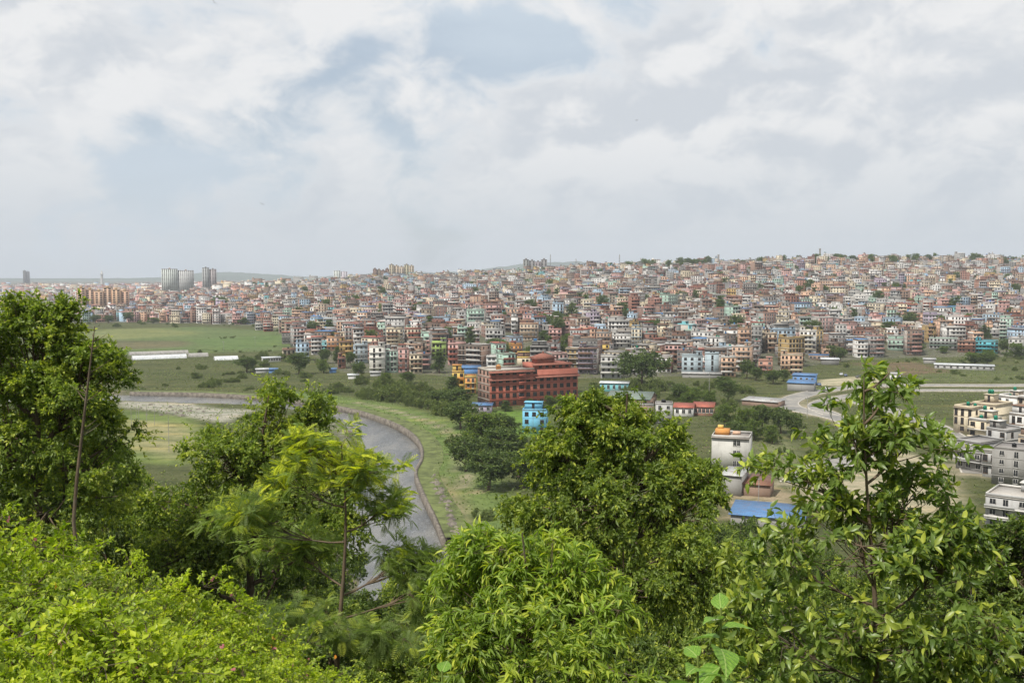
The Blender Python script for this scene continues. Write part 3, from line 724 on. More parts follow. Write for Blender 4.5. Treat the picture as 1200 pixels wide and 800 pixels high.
# ------------------------------------------------------------------ particular buildings
def pyramid(w, d, z0, z1, cx=0, cy=0, ov=.6):
    return np.array([(cx - w / 2 - ov, cy - d / 2 - ov, z0), (cx + w / 2 + ov, cy - d / 2 - ov, z0), (cx + w / 2 + ov, cy + d / 2 + ov, z0), (cx - w / 2 - ov, cy + d / 2 + ov, z0),
                     (cx - w * .06, cy, z1), (cx + w * .06, cy, z1)]), [np.array([(0, 1, 5, 4), (2, 3, 4, 5), (3, 2, 1, 0)]), np.array([(1, 2, 5), (3, 0, 4)])]
def brick_hall():
    A, B = ground(574, 477.5), ground(677, 470.5)
    L = (B - A).xy.length; yaw = math.atan2(B.y - A.y, B.x - A.x); d = 14.0; z = min(A.z, B.z) - .2
    e = link('brick_hall', None, loc=(A.x, A.y, z), rz=yaw, label='long five-storey red brick hall with tiled bands and a roof pavilion', cat='building')
    red, dk, tile = (.47, .165, .115), (.33, .2, .15), (.3, .125, .09)
    H = 3.35; n = 5; HL = 4.75 * H
    split = L * .5
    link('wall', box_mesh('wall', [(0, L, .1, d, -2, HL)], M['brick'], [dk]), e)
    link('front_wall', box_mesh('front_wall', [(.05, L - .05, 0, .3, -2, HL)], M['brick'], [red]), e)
    link('upper_storey', box_mesh('upper_storey', [(split, L - 3, 1.4, d - 1, HL, HL + 2.5)], M['brick'], [red]), e)
    # tiled pent roofs
    def pent(x0, x1, zz, out=1.3, name='pent_roof', y0=0.0):
        V = np.array([(x0, y0 - out, zz - .55), (x1, y0 - out, zz - .55), (x1, y0 + .25, zz + .2), (x0, y0 + .25, zz + .2), (x0, y0 - out, zz - .75), (x1, y0 - out, zz - .75), (x1, y0 + .25, zz - .1), (x0, y0 + .25, zz - .1)])
        F = [(0, 1, 2, 3), (4, 5, 1, 0), (7, 6, 5, 4), (5, 6, 2, 1), (7, 4, 0, 3)]
        link(name, make_mesh(name, V, np.array(F), [M['brick']], fcol=np.array([tile] * 5)), e)
    pent(-.6, split, HL); pent(-.6, split, 3.8 * H - .2, .9); pent(split + .02, L + .6, 3.8 * H + .3, 1.3); pent(split - .6, L - 2.4, HL + 2.5, 1.1, y0=1.4)
    for i in range(1, 5):
        link('floor_band', box_mesh('floor_band', [(-.1, L + .1, -.14, .02, i * H - .14, i * H + .14)], M['brick'], [(.33, .1, .07)]), e)
        link('side_band', box_mesh('side_band', [(-.14, .02, .25, d - .2, i * H - .15, i * H + .15)], M['wall'], [(.36, .34, .3)]), e)
    cols = 13; bay = 4
    for i in range(5):
        for j in range(cols):
            u = (j + .55) * L / cols
            if j == bay: continue
            if i == 4 and j > 6: continue
            o = link('window', WIN_B, e, loc=(u, -.012, i * H + .9), scale=(1.75, 1, 1.7))
    for j in range(7, cols - 1):
        link('window', WIN_B, e, loc=((j + .55) * L / cols, 1.4 - .012, HL + .7), scale=(1.5, 1, 1.6))
    for i in range(5):
        for j in range(3): 
            o = link('window', WIN_B, e, loc=(-.015, 2.2 + j * 4.2, i * H + 1.0), scale=(1.5, 1, 1.5)); o.rotation_euler = (0, 0, -math.pi / 2)
    u0 = (bay + .05) * L / cols; u1 = (bay + 1.05) * L / cols
    for i in range(1, 5):
        link('balcony', box_mesh('balcony', [(u0, u1, -1.2, -.02, i * H - .15, i * H + .1), (u0, u1, -1.2, -1.05, i * H + .1, i * H + 1.0)], M['brick'], [(.36, .11, .075)]), e)
        link('balcony_door', box_mesh('balcony_door', [(u0 + .4, u1 - .4, -.05, .0, i * H + .12, i * H + 2.5)], M['glass']), e)
    r = [(0, split - .05, .3, .5), (0, split - .05, d - .2, d), (0, .2, .5, d - .2)]
    link('parapet', box_mesh('parapet', [(*q, HL, HL + .9) for q in r], M['wall'], [(.42, .38, .32)]), e)
    link('terrace', box_mesh('terrace', [(.25, split - .1, .55, d - .25, HL + .01, HL + .12)], M['wall'], [(.5, .48, .45)]), e)
    cx = L * .66
    link('pavilion', box_mesh('pavilion', [(cx - 4.2, cx + 4.2, 2.5, 9, HL + 2.5, HL + 4.62)], M['brick'], [red]), e)
    V, F = pyramid(9.6, 6.5, HL + 4.6, HL + 7.0, cx, 5.8, 1.4)
    ro = link('pavilion_roof', make_mesh('pavilion_roof', V, F, [M['brick']], fcol=np.array([tile] * 5)), e)
    V, F = pyramid(1.2, 1.0, HL + 8.0, HL + 9.0, cx, 5.8, .3)
    link('finial', box_mesh('finial', [(cx - .3, cx + .3, 5.5, 6.1, HL + 6.8, HL + 7.7)], M['brick'], [tile]), ro)
    link('tank', tank_mesh('tank_orange', m_plain('orange_plastic', (.45, .2, .06), .6, .2)), e, loc=(split * .33, 7, HL + .12), scale=(1.9, 1.9, 1.6))
    for k in range(9):
        a = A + (B - A) * (k / 8); EXCL.append((a.x - math.sin(yaw) * 7, a.y + math.cos(yaw) * 7, 11))
brick_hall()

def shed(px0, px1, pyb, pyt, depth, wall, roofmat, label, yaw=0, name='shed', rise=.0, pitch='mono', wcol=None, ov=.5, wins=0, cat='shed'):
    g = ground((px0 + px1) / 2, pyb); w = (px1 - px0) / FPX * g.y; h = max(2.2, (pyb - pyt) / FPX * g.y)
    y = facing(g.x, g.y) + R(yaw)
    e = link(name, None, loc=(g.x, g.y, g.z - .05), rz=y, label=label, cat=cat)
    c = CN[wall]; t = .14
    if pitch == 'mono':
        link('wall', box_mesh('wall', [(-w / 2, w / 2, 0, depth, -1.5, h)], M['wall'], [c]), e)
        V = np.array([(-w / 2 - ov, -ov, h + .05), (w / 2 + ov, -ov, h + .05), (w / 2 + ov, depth + ov, h + .05 + rise), (-w / 2 - ov, depth + ov, h + .05 + rise)])
        V = np.concatenate([V, V + [0, 0, .12]]); F = BOXF
        link('roof', make_mesh('roof', V, F, [roofmat]), e)
    else:
        link('wall', box_mesh('wall', [(-w / 2, w / 2, 0, depth, -1.5, h)], M['wall'], [c]), e)
        m = depth / 2
        G = np.array([(-w / 2, 0, h), (-w / 2, depth, h), (-w / 2, m, h + rise), (w / 2, 0, h), (w / 2, depth, h), (w / 2, m, h + rise)])
        link('gable', make_mesh('gable', G, [np.array([(0, 2, 1), (3, 4, 5)]), np.array([(0, 3, 5, 2), (1, 2, 5, 4)])], [M['wall']], fcol=np.array([c] * 4)), e)
        for s in (0, 1):
            ya, yb = (-ov, m) if s == 0 else (depth + ov, m)
            dz = rise * ov / m
            V = np.array([(-w / 2 - ov, ya, h - dz + .04), (w / 2 + ov, ya, h - dz + .04), (w / 2 + ov, yb, h + rise + .04), (-w / 2 - ov, yb, h + rise + .04)])
            V = np.concatenate([V, V + [0, 0, .1]])
            link('roof_slope', make_mesh('roof_slope', V, BOXF, [roofmat]), e)
    for k in range(wins):
        link('window', WIN_W, e, loc=(-w / 2 + w * (k + .5) / wins, -.012, h * .35), scale=(1.2, 1, h * .42))
    a = Vector((g.x - math.sin(y) * depth / 2, g.y + math.cos(y) * depth / 2))
    for q in np.linspace(-w / 2, w / 2, max(1, int(w / 8)) + 1): EXCL.append((a.x + math.cos(y) * q, a.y + math.sin(y) * q, depth / 2 + 3))
    return e
shed(711, 762, 475, 467, 14, 'brown brick', M['green_tin'], 'long warehouse with weathered green tin gable roof', -14, 'warehouse', 2.6, 'gable', cat='warehouse')
shed(790, 812, 488, 477, 7, 'white', M['red_tin'], 'short white house with red tin roof and small gable', -6, 'red_roofed_house', 1.4, 'gable', wins=3, cat='house')
shed(813, 836, 487, 476, 7, 'salmon', M['red_tin'], 'long low salmon house with red tin roof and white windows', -6, 'red_roofed_house', 1.5, 'gable', wins=5, cat='house')
shed(703, 736, 459, 449, 7, 'turquoise', M['white_tin'], 'low turquoise building with white roof edge near round tree', -4, 'turquoise_building', .3, wins=5, cat='building')
shed(538, 563, 438, 431, 10, 'blue', M['blue_tin'], 'shed with bright blue tin roof behind the yellow house', 0, 'blue_roofed_shed', .8)
shed(553, 576, 484, 475, 5, 'lilac', M['blue_tin'], 'small guard hut with blue tin front roof beside brick hall', -6, 'guard_hut', .5, wins=3, cat='hut')
shed(868, 912, 476, 472, 9, 'brown brick', M['grey_tin'], 'long low shed with pale rusting tin roof near the road bend', -22, 'tin_shed', .7)
shed(846, 868, 581, 557, 8, 'grey concrete', M['grey_tin'], 'grey tin shed with patched roof below the large pale house', -14, 'tin_shed', .8)
shed(870, 902, 582, 568, 8, 'brown brick', M['rust_tin'], 'rusty brown roofed shed beside the patched tin shed', -8, 'tin_shed', 1.2)
shed(856, 940, 618, 606, 11, 'grey concrete', M['blue_tin'], 'long workshop with bright blue tin roof below the rusty shed', -6, 'workshop', .9, cat='workshop')
shed(923, 953, 458.5, 449, 8, 'grey concrete', M['blue_tin'], 'low grey front of roadside building with blue lean-to roof', -8, 'roadside_shed', .9)
shed(929, 955, 452, 440, 7, 'blue', M['blue_tin'], 'blue two-storey roadside building with blue tin roof at road bend', -8, 'roadside_building', .6, wins=4, cat='building')
shed(963, 983, 427.5, 421, 7, 'dark grey', M['white_tin'], 'dark shed with pale tin roof beyond the dirt lot', 4, 'tin_shed', .6)
shed(1043, 1056, 445, 438, 5, 'white', M['grey_tin'], 'small white kiosk standing beside the upper road', 0, 'kiosk', .4, wins=2, cat='kiosk')
shed(1098, 1162, 433, 428, 6, 'pale grey', M['white_tin'], 'very long low white shed across the scrub field', 3, 'long_shed', .5, wins=9)
shed(1083, 1096, 426, 421, 5, 'grey concrete', M['grey_tin'], 'small grey shed near the very long white one', 3, 'tin_shed', .5)
shed(1130, 1184, 381, 373, 26, 'beige', m_tin('beige_tin', (.3, .27, .22), .2), 'very long beige roofed warehouse amid the hillside houses', 4, 'warehouse', 4.5, 'gable', cat='warehouse')
shed(434, 446, 441, 437, 4, 'pale grey', M['grey_tin'], 'pale tin shed in front of the tall plain white house', 0, 'tin_shed', .4)
shed(408, 420, 444, 440, 4, 'white', M['white_tin'], 'little white tin shed among riverside bushes', 0, 'tin_shed', .4)
shed(386, 394, 437, 433, 4, 'blue', M['blue_tin'], 'shack covered by a bright blue sheet near riverside trees', 0, 'shack', .4)
shed(300, 314, 437, 433, 4, 'pale grey', M['white_tin'], 'white roofed shack by the bank below the fields', 0, 'shack', .4)
shed(315, 325, 437, 433, 4, 'blue', M['blue_tin'], 'blue roofed shack beside the white roofed one', 0, 'shack', .4)
shed(308, 329, 424, 419, 5, 'white', M['white_tin'], 'long low white animal shed left of the cream house', 8, 'long_shed', .3, wins=7)
shed(800, 845, 443, 438, 6, 'grey concrete', M['grey_tin'], 'open canopy with grey tin roof before the blue-grey office', 2, 'canopy_shed', .5)
def greenhouse(px0, px1, pyb, pyt, label, mat):
    g = ground((px0 + px1) / 2, pyb); w = (px1 - px0) / FPX * g.y; r = 3.4
    V = []; k = 9
    for x in np.linspace(-w / 2, w / 2, 14):
        for j in range(k): t = math.pi * j / (k - 1); V.append((x, 3.4 - r * math.cos(t), -.3 + 2.9 * math.sin(t)))
    F = [(i * k + j, i * k + j + 1, (i + 1) * k + j + 1, (i + 1) * k + j) for i in range(13) for j in range(k - 1)]
    e = link('plastic_tunnel', None, loc=g, rz=facing(g.x, g.y) + R(9), label=label, cat='greenhouse')
    link('cover', make_mesh('cover', np.array(V), np.array(F), [mat], smooth=True), e)
    for i, s in ((0, -1), (13, 1)):
        link('end_panel', make_mesh('end_panel', np.array(V)[i * k:(i + 1) * k] + [s * .02, 0, 0], np.array([list(range(k))]), [M['concrete']]), e)
greenhouse(157, 218, 420.5, 416, 'long white plastic tunnel greenhouse in the fields', M['white_tin'])
greenhouse(154, 220, 416, 410, 'grey plastic tunnel greenhouse behind the white one', M['concrete'])
greenhouse(252, 279, 422, 418, 'short bright white plastic tunnel near the hedge', M['white_tin'])
greenhouse(222, 244, 418.5, 414, 'grey sagging plastic tunnel between the other tunnels', M['concrete'])
greenhouse(117, 132, 419, 413, 'half collapsed grey plastic tunnel by the hillside trees', M['concrete'])

def tower(px0, px1, pyt, d, wall, label, name='apartment_tower', cols=6, stepn=0, depth=16, trim=None, base=None, cat='tower', rows_=None):
    """a tall building on the skyline, at depth d"""
    c = P((px0 + px1) / 2, pyt, d); w = (px1 - px0) / FPX * d; zb = tz(c.x, c.y + depth / 2); H = c.z - zb
    rng = random.Random(int(px0)); wallc = CN[wall]; tr = trim or tuple(v * .7 for v in wallc)
    e = link(name, None, loc=(c.x, c.y, zb), rz=facing(c.x, c.y), label=label, cat=cat)
    seg = max(1, stepn); rows = []; tops = []
    for i in range(seg):
        xa, xb = -w / 2 + w * i / seg, -w / 2 + w * (i + 1) / seg
        h = H * (1 - (.0 if seg == 1 else .06 * ((i * 7 + 3) % 3))); yo = (i % 2) * 1.6
        rows.append((xa + .02, xb - .02, yo, depth, -3, h)); tops.append((xa, xb, yo, h))
    link('wall', box_mesh('wall', rows, M['wall'], [tuple(v * rng.uniform(.9, 1.05) for v in wallc) for _ in rows]), e)
    nf = rows_ or max(3, int(H / 3.2)); wm = WIN_B
    for (xa, xb, yo, h) in tops:
        k = max(2, cols // seg)
        for i in range(nf):
            z = i * H / nf
            if z + 2.4 > h: continue
            for j in range(k):
                link('window', wm, e, loc=(xa + (xb - xa) * (j + .5) / k, yo - .012, z + .7), scale=((xb - xa) / k * .5, 1, H / nf * .52))
        link('roof_room', box_mesh('roof_room', [((xa + xb) / 2 - 2, (xa + xb) / 2 + 2, yo + 3, yo + 8, h, h + 2.6)], M['wall'], [tr]), e)
        link('cornice', box_mesh('cornice', [(xa - .1, xb + .1, yo - .3, depth, h - .3, h + .02)], M['wall'], [tr]), e)
    EXCL.append((c.x, c.y + depth / 2, max(w, depth) * .6))
    return e
tower(92, 149, 337, 1480, 'peach', 'wide yellow and peach block of flats beyond the fields', 'apartment_block', 16, 6, 18, (.5, .36, .2), cat='apartments')
tower(88, 93, 339, 1490, 'tall white', 'slim white stair tower joined to the yellow flats', 'stair_tower_block', 2, 1, 10)
tower(190, 226, 315, 2450, 'tall white', 'pair of joined white high-rise towers on the skyline', 'apartment_tower', 16, 2, 24, (.45, .36, .3))
tower(237, 253, 313.5, 2450, 'pale grey', 'slender grey high-rise beside the white joined towers', 'apartment_tower', 6, 2, 20)
tower(437, 456, 315, 2350, 'brown brick', 'brown high-rise next to the grey tall flats', 'apartment_tower', 8, 4, 18)
tower(456, 485, 310, 2320, 'beige', 'grey beige cluster of tall flats on the skyline', 'apartment_tower', 12, 5, 20, (.3, .27, .22))
tower(27, 34, 317, 5200, 'dark grey', 'dim distant blue-grey tower block in the haze', 'distant_tower', 6, 2, 26)
tower(391, 407, 317, 4200, 'white', 'hazy white block far behind the hillside roofs', 'distant_block', 6, 2, 26)
tower(613, 641, 304, 2020, 'grey concrete', 'dark unfinished concrete building with stepped top on the ridge', 'unfinished_building', 10, 4, 22, cat='building')
tower(681, 692, 309, 2000, 'blue-grey', 'small blue-grey block standing on the ridge', 'ridge_block', 4, 1, 16, cat='building')
tower(728, 742, 322, 1560, 'white', 'white six-storey block with square windows on the upper slope', 'apartment_block', 5, 1, 14, cat='apartments')
tower(784, 797, 369, 1010, 'brown brick', 'tall bare brown brick building with concrete frame', 'brick_building', 4, 1, 12, cat='building')
tower(1172, 1187, 300, 1690, 'blue-grey', 'pale grey tower pair on the right end of the ridge', 'ridge_block', 4, 2, 14, cat='building')
tower(1112, 1134, 305, 1620, 'brick red', 'red brick block among trees on the ridge', 'ridge_block', 6, 1, 16, cat='building')
tower(1173, 1180, 328, 1420, 'white', 'narrow plain white block on the upper slope', 'ridge_block', 2, 1, 12, cat='building')
def white_minaret():
    c = P(119, 317, 5000); zb = tz(c.x, c.y); H = c.z - zb
    e = link('round_tower', None, loc=(c.x, c.y, zb), label='slim white round tower far off in the haze', cat='tower')
    prof = [(8, 0), (7, .1), (6.2, .5), (5.6, .74), (7.4, .76), (7.4, .8), (4.6, .81), (4.2, .92), (0.2, 1.0)]
    a = np.arange(12) * 2 * np.pi / 12
    V = np.array([(r * math.cos(t), r * math.sin(t), z * H) for r, z in prof for t in a]); F = np.array([(i * 12 + k, i * 12 + (k + 1) % 12, (i + 1) * 12 + (k + 1) % 12, (i + 1) * 12 + k) for i in range(8) for k in range(12)])
    link('shaft', make_mesh('shaft', V, F, [M['frame_w']], smooth=True), e)
white_minaret()
def mast(px, pyt, d, label, kind='lattice', r=1.6):
    c = P(px, pyt, d); zb = tz(c.x, c.y); H = c.z - zb
    e = link('radio_mast' if kind == 'lattice' else 'chimney', None, loc=(c.x, c.y, zb), label=label, cat='mast' if kind == 'lattice' else 'chimney')
    if kind == 'lattice':
        parts = []
        for sx, sy in ((-1, -1), (1, -1), (0, 1)): parts.append(tube([(sx * r, sy * r, 0), (sx * r * .25, sy * r * .25, H)], .22, 4))
        link('legs', make_mesh('legs', *merge(parts), [M['steel']]), e)
        parts = []
        for i in range(10):
            t, t2 = i / 10, (i + 1) / 10; a, b = r * (1 - .75 * t), r * (1 - .75 * t2)
            q = [(-1, -1), (1, -1), (0, 1)]
            for k in range(3):
                p0, p1 = q[k], q[(k + 1) % 3]
                parts.append(tube([(p0[0] * a, p0[1] * a, t * H), (p1[0] * b, p1[1] * b, t2 * H)], .11, 4))
        link('bracing', make_mesh('bracing', *merge(parts), [M['steel']]), e)
        for z in (.86, .95):
            link('antenna', box_mesh('antenna', [(-.9, .9, -1.0, -.6, H * z - 1.2, H * z + .6)], M['frame_w']), e)
    else:
        link('shaft', make_mesh('shaft', *tube([(0, 0, 0), (0, 0, H * .9), (0, 0, H)], [2.0, 1.4, 1.5], 10), [M['concrete']]), e)
        link('cap', make_mesh('cap', *tube([(0, 0, H), (0, 0, H + 1.2)], [1.9, 1.7], 10), [M['concrete']]), e)
mast(726, 298, 1850, 'tall lattice radio mast beside the ridge wood')
mast(751, 302, 1850, 'thin lattice mast rising out of the ridge wood', r=.9)
mast(675, 303, 1950, 'thin lattice mast next to the small ridge block', r=.9)
mast(842, 299, 1740, 'pale concrete chimney tower on the ridge', 'chimney')
mast(961, 292, 1700, 'tall grey chimney on the ridge above brick houses', 'chimney')
mast(977, 301, 1700, 'thin lattice mast beside the tall ridge chimney', r=.9)
mast(1050, 297, 1660, 'thin lattice mast above the ridge trees', r=.9)
mast(1163, 295, 1660, 'tall thin lattice mast near the pale tower pair', r=1.2)
mast(645, 298, 2030, 'site crane mast beside the unfinished ridge building', r=1.4)

# ------------------------------------------------------------------ the town: one house per plot
ANCH = [('the brick hall', G0(625, 470)), ('the yellow house', G0(544, 458)), ('the tall plain white house', G0(442, 437)), ('the light blue riverside house', G0(357, 423)), ('the green field', G0(300, 392)),
        ('the blue-grey office', G0(820, 440)), ('the round tree', G0(752, 452)), ('the road bend', G0(930, 462)), ('the scrub field', G0(1070, 415)), ('the teal house', G0(1156, 414)),
        ('the mint green pair', ground(549, 407)), ('the sandstone house', ground(620, 400)), ('the wide white house', ground(726, 408)), ('the lime green house', ground(515, 420)),
        ('the tall beige house', ground(903, 414)), ('the large bright white house', ground(1117, 385)), ('the long warehouse', ground(1160, 381)), ('the red brick house', ground(436, 403)), ('the bare brick building', ground(790, 392)), ('the mint house', ground(1052, 411))]
def where(x, y):
    n, p = min(ANCH, key=lambda q: (q[1].x - x) ** 2 + (q[1].y - y) ** 2)
    d = math.hypot(p.x - x, p.y - y); s = x / y - p.x / p.y
    if y > p.y + 35: w = 'uphill behind' if d < 130 else 'far up behind'
    elif y > p.y + 12: w = 'just behind'
    else: w = 'close to'
    return f'{w} {n}'
def blocked(x, y, r=4.0):
    for ex, ey, er in EXCL:
        if (ex - x) ** 2 + (ey - y) ** 2 < (er + r) ** 2: return True
    return False
TOWN_TREES = []
def plan_town_trees():
    rng = random.Random(5)
    for i in range(190):
        px = rng.uniform(300, 1215); a = (px - 600) / FPX; y0 = float(np.interp(a, AC, Y0C)); D = float(np.interp(a, AC, DC))
        y = y0 + (D - y0) * rng.uniform(.04, 1.0); TOWN_TREES.append((a * y, y, rng.uniform(11, 19), rng.uniform(9, 17)))
    for (px, pyb, h, w) in TOWN_SPOTS:
        g = ground(px, pyb); TOWN_TREES.append((g.x, g.y, h / FPX * g.y * 1.1, w / FPX * g.y * 1.3))
TOWN_SPOTS = [(448, 356, 20, 12), (353, 360, 12, 9), (670, 381, 26, 15), (663, 378, 15, 9), (765, 399, 22, 20), (757, 396, 14, 14), (805, 395, 14, 15), (637, 402, 14, 11), (621, 420, 14, 14), (687, 352, 12, 7), (1040, 347, 10, 14), (1015, 352, 12, 14), (935, 380, 12, 14), (840, 355, 10, 12), (1070, 360, 10, 12), (985, 375, 16, 14), (905, 360, 9, 12), (975, 340, 8, 10), (555, 340, 10, 12), (500, 362, 9, 12), (420, 365, 10, 12), (593, 345, 9, 10), (820, 378, 11, 14), (1110, 350, 10, 12), (1180, 362, 10, 14), (1060, 392, 12, 14), (880, 400, 11, 14), (700, 395, 10, 10), (668, 405, 8, 10), (590, 375, 14, 9), (735, 372, 8, 10), (760, 335, 8, 14), (860, 335, 8, 12), (1000, 330, 8, 14), (1090, 335, 8, 14), (470, 338, 8, 16), (590, 330, 8, 14), (315, 343, 8, 14)]
plan_town_trees()
def build_town():
    rng = random.Random(11); plots = []
    y = 505.0
    while y < 2150:
        step = 15.5 if y < 1250 else 16.5
        x = -.56 * y; row = rng.uniform(0, 9)
        while x < .56 * y:
            px, py = x + rng.uniform(-2.2, 2.2) + row, y + rng.uniform(-3, 3)
            a = px / py; y0 = float(np.interp(a, AC, Y0C)); D = float(np.interp(a, AC, DC))
            x += step * rng.uniform(.82, 1.25)
            if py < y0 + 6 or py > D + 120: continue
            if math.sin(px / 37 + 2) * math.sin(py / 53 + px / 90) > .84 and py > y0 + 25: continue       # open lots
            if rng.random() < .045: continue
            plots.append((px, py))
        y += step * .98
    taken = np.array(EXCL + [(a * d, d, 34) for a, d in [((px - 600) / FPX, float(np.interp((px - 600) / FPX, AC, DC)) - 25) for px in (742, 760, 778, 796, 815)]] + [(x, y, w * .32) for x, y, h, w in TOWN_TREES])
    keep = []
    for (x, y) in plots:
        if np.any((taken[:, 0] - x) ** 2 + (taken[:, 1] - y) ** 2 < (taken[:, 2] + 3.5) ** 2): continue
        q = 600 + FPX * x / y
        if any(a - 5 < q < b + 5 and dd - 75 < y < dd + 6 for a, b, dd in LMK): continue
        keep.append((x, y))
    zs = terr(np.array([k[0] for k in keep]), np.array([k[1] for k in keep]), False)
    H = []
    for (x, y), z in zip(keep, zs):
        i = rng.choices(range(len(PAL)), PALW)[0]; name, c = PAL[i][:2]; v = rng.uniform(.62, 1.0) if name in ('white', 'cream', 'light blue', 'turquoise', 'mint green', 'pink', 'peach') else rng.uniform(.45, .9)  # wall colour scaled darker, standing in for cloud shade over the town
        n = rng.choices((2, 3, 4, 5, 6), (.14, .34, .34, .15, .03))[0]
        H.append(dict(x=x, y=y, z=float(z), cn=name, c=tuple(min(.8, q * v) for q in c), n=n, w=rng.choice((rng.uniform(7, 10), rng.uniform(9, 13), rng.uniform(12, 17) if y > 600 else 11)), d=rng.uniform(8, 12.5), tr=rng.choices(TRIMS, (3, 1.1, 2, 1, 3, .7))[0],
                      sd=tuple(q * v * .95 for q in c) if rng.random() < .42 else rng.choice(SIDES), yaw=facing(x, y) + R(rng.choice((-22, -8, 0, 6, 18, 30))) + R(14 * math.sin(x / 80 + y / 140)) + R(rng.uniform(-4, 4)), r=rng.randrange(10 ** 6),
                      sh=rng.choices((None, ('red tin', (.36, .1, .07)), ('blue tin', (.08, .22, .45)), ('grey tin', (.42, .42, .41))), (.82, .07, .05, .06))[0], tk=rng.choices(('black', 'green', 'blue'), (.75, .1, .15))[0]))
    H.sort(key=lambda h: -h['n'] * h['w'] / h['y'] ** 2)
    near, far = H[:235], H[235:]
    labels = {}
    for h in near:
        q = random.Random(h['r'])
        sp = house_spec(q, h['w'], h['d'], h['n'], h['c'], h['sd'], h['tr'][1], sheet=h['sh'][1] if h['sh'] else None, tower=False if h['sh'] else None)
        feat = f"under a {h['sh'][0]} roof" if h['sh'] else (f"with {h['tk']} roof tank" if sp[2] else ('with a roof room' if sp[0]['stair_tower'] else 'with a bare flat roof'))
        lab = f"{h['cn']} {('', '', 'two', 'three', 'four', 'five', 'six')[h['n']]}-storey house {feat}, {h['tr'][0].split()[-1]}-banded, {where(h['x'], h['y'])}"
        if len(lab.split()) > 16: lab = lab.replace(f" {h['tr'][0].split()[-1]}-banded,", '')
        if len(lab.split()) > 16: lab = lab.replace('light blue riverside', 'riverside').replace('tall plain white', 'tall white')
        if len(lab.split()) > 16: lab = lab.replace('uphill behind', 'above').replace('far up behind', 'above').replace('just behind', 'behind')
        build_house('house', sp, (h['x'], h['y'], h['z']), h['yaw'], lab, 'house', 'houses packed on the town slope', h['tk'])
    # the several thousand houses farther up the slope
    BV, BT, BC, Q, QC = [], [], [], [], []
    for h in far:
        q = random.Random(h['r']); lod = 1 if h['y'] < 1050 else 2
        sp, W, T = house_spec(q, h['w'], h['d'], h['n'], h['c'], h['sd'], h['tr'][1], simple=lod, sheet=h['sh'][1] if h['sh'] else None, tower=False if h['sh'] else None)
        tf = (h['x'], h['y'], h['z'], math.cos(h['yaw']), math.sin(h['yaw']))
        for k in WALLLIKE:
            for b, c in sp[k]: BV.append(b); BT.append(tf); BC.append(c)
        for t in T[:1]: BV.append((t[0] - .55, t[0] + .55, t[1] - .55, t[1] + .55, t[2], t[2] + 1.4)); BT.append(tf); BC.append(dict(TANKS)[h['tk']])
        for f, u, z, w, hh, o in W:
            if f == 'f' or f == 't': Q.append(((u - w / 2, o - .04, z), (u + w / 2, o - .04, z), (u + w / 2, o - .04, z + hh), (u - w / 2, o - .04, z + hh)))
            elif lod < 2: s = -.04 if f == 'l' else .04; Q.append(((o + s, u - w / 2, z), (o + s, u + w / 2, z), (o + s, u + w / 2, z + hh), (o + s, u - w / 2, z + hh)))
            else: continue
            QC.append(tf)
    V, F = boxes(BV); F = F.reshape(-1, 6, 4)[:, [0, 1, 3, 4]].reshape(-1, 4); T8 = np.repeat(np.array(BT), 8, 0)
    def xf(V, T): return np.c_[T[:, 0] + V[:, 0] * T[:, 3] - V[:, 1] * T[:, 4], T[:, 1] + V[:, 0] * T[:, 4] + V[:, 1] * T[:, 3], T[:, 2] + V[:, 2]]
    V = xf(V, T8); QV = xf(np.array(Q).reshape(-1, 3), np.repeat(np.array(QC), 4, 0)); n = len(V)
    QF = np.arange(len(QV)).reshape(-1, 4) + n
    C = np.concatenate([np.repeat(np.array(BC), 4, 0), np.full((len(QF), 3), .03)])
    me = make_mesh('far_houses', np.concatenate([V, QV]), np.concatenate([F, QF]), [M['wall'], M['glass']], np.r_[np.zeros(len(F), int), np.ones(len(QF), int)], fcol=C)
    link('hillside_houses', me, kind='stuff', label='dense mass of small houses covering the far town slope', cat='houses')
    # flat town in the haze
    rows, tf, cl = [], [], []
    y = 1240.0
    while y < 5600:
        st = 17 + (y - 1240) * .012; x = -.56 * y
        while x < .5 * y:
            px, py = x + rng.uniform(-3, 3), y + rng.uniform(-4, 4); x += st * rng.uniform(.8, 1.35)
            a = px / py; D = float(np.interp(a, AC, DC))
            if a > -.24 and py < D + 140: continue
            if py < float(np.interp(a, AC, Y0C)) + 5 or rng.random() < .1: continue
            if a > -.05 and py > 2300: continue
            if np.any((taken[:, 0] - px) ** 2 + (taken[:, 1] - py) ** 2 < (taken[:, 2] + 3.5) ** 2): continue
            c = rng.choices(PAL, PALW)[0][1]; w, d, hh = rng.uniform(7, 13) * min(2.2, st / 17), rng.uniform(8, 12), 3 * rng.choices((2, 3, 4, 6), (.3, .42, .22, .06))[0]
            tf.append((px, py, float(tz(px, py)), 0, 0)); yw = facing(px, py) + rng.uniform(-.5, .5); tf[-1] = (*tf[-1][:3], math.cos(yw), math.sin(yw))
            rows.append((-w / 2, w / 2, -d / 2, d / 2, -2, hh)); cl.append(c)
            rows.append((-w / 2 - .3, w / 2 + .3, -d / 2 - .5, d / 2, hh, hh + .7)); tf.append(tf[-1]); cl.append(rng.choice(TRIMS)[1])
            if py < 2000:
                for i in range(hh // 3):
                    for j in range(2): u = -w / 4 + j * w / 2; rows.append((u - .9, u + .9, -d / 2 - .06, -d / 2 + .05, i * 3 + .9, i * 3 + 2.3)); tf.append(tf[-1]); cl.append((.03, .03, .03))
            if rng.random() < .6: rows.append((-w / 2, -w / 2 + 3.5, 0, 3.5, hh + .7, hh + 3)); tf.append(tf[-1]); cl.append(c)
        y += st
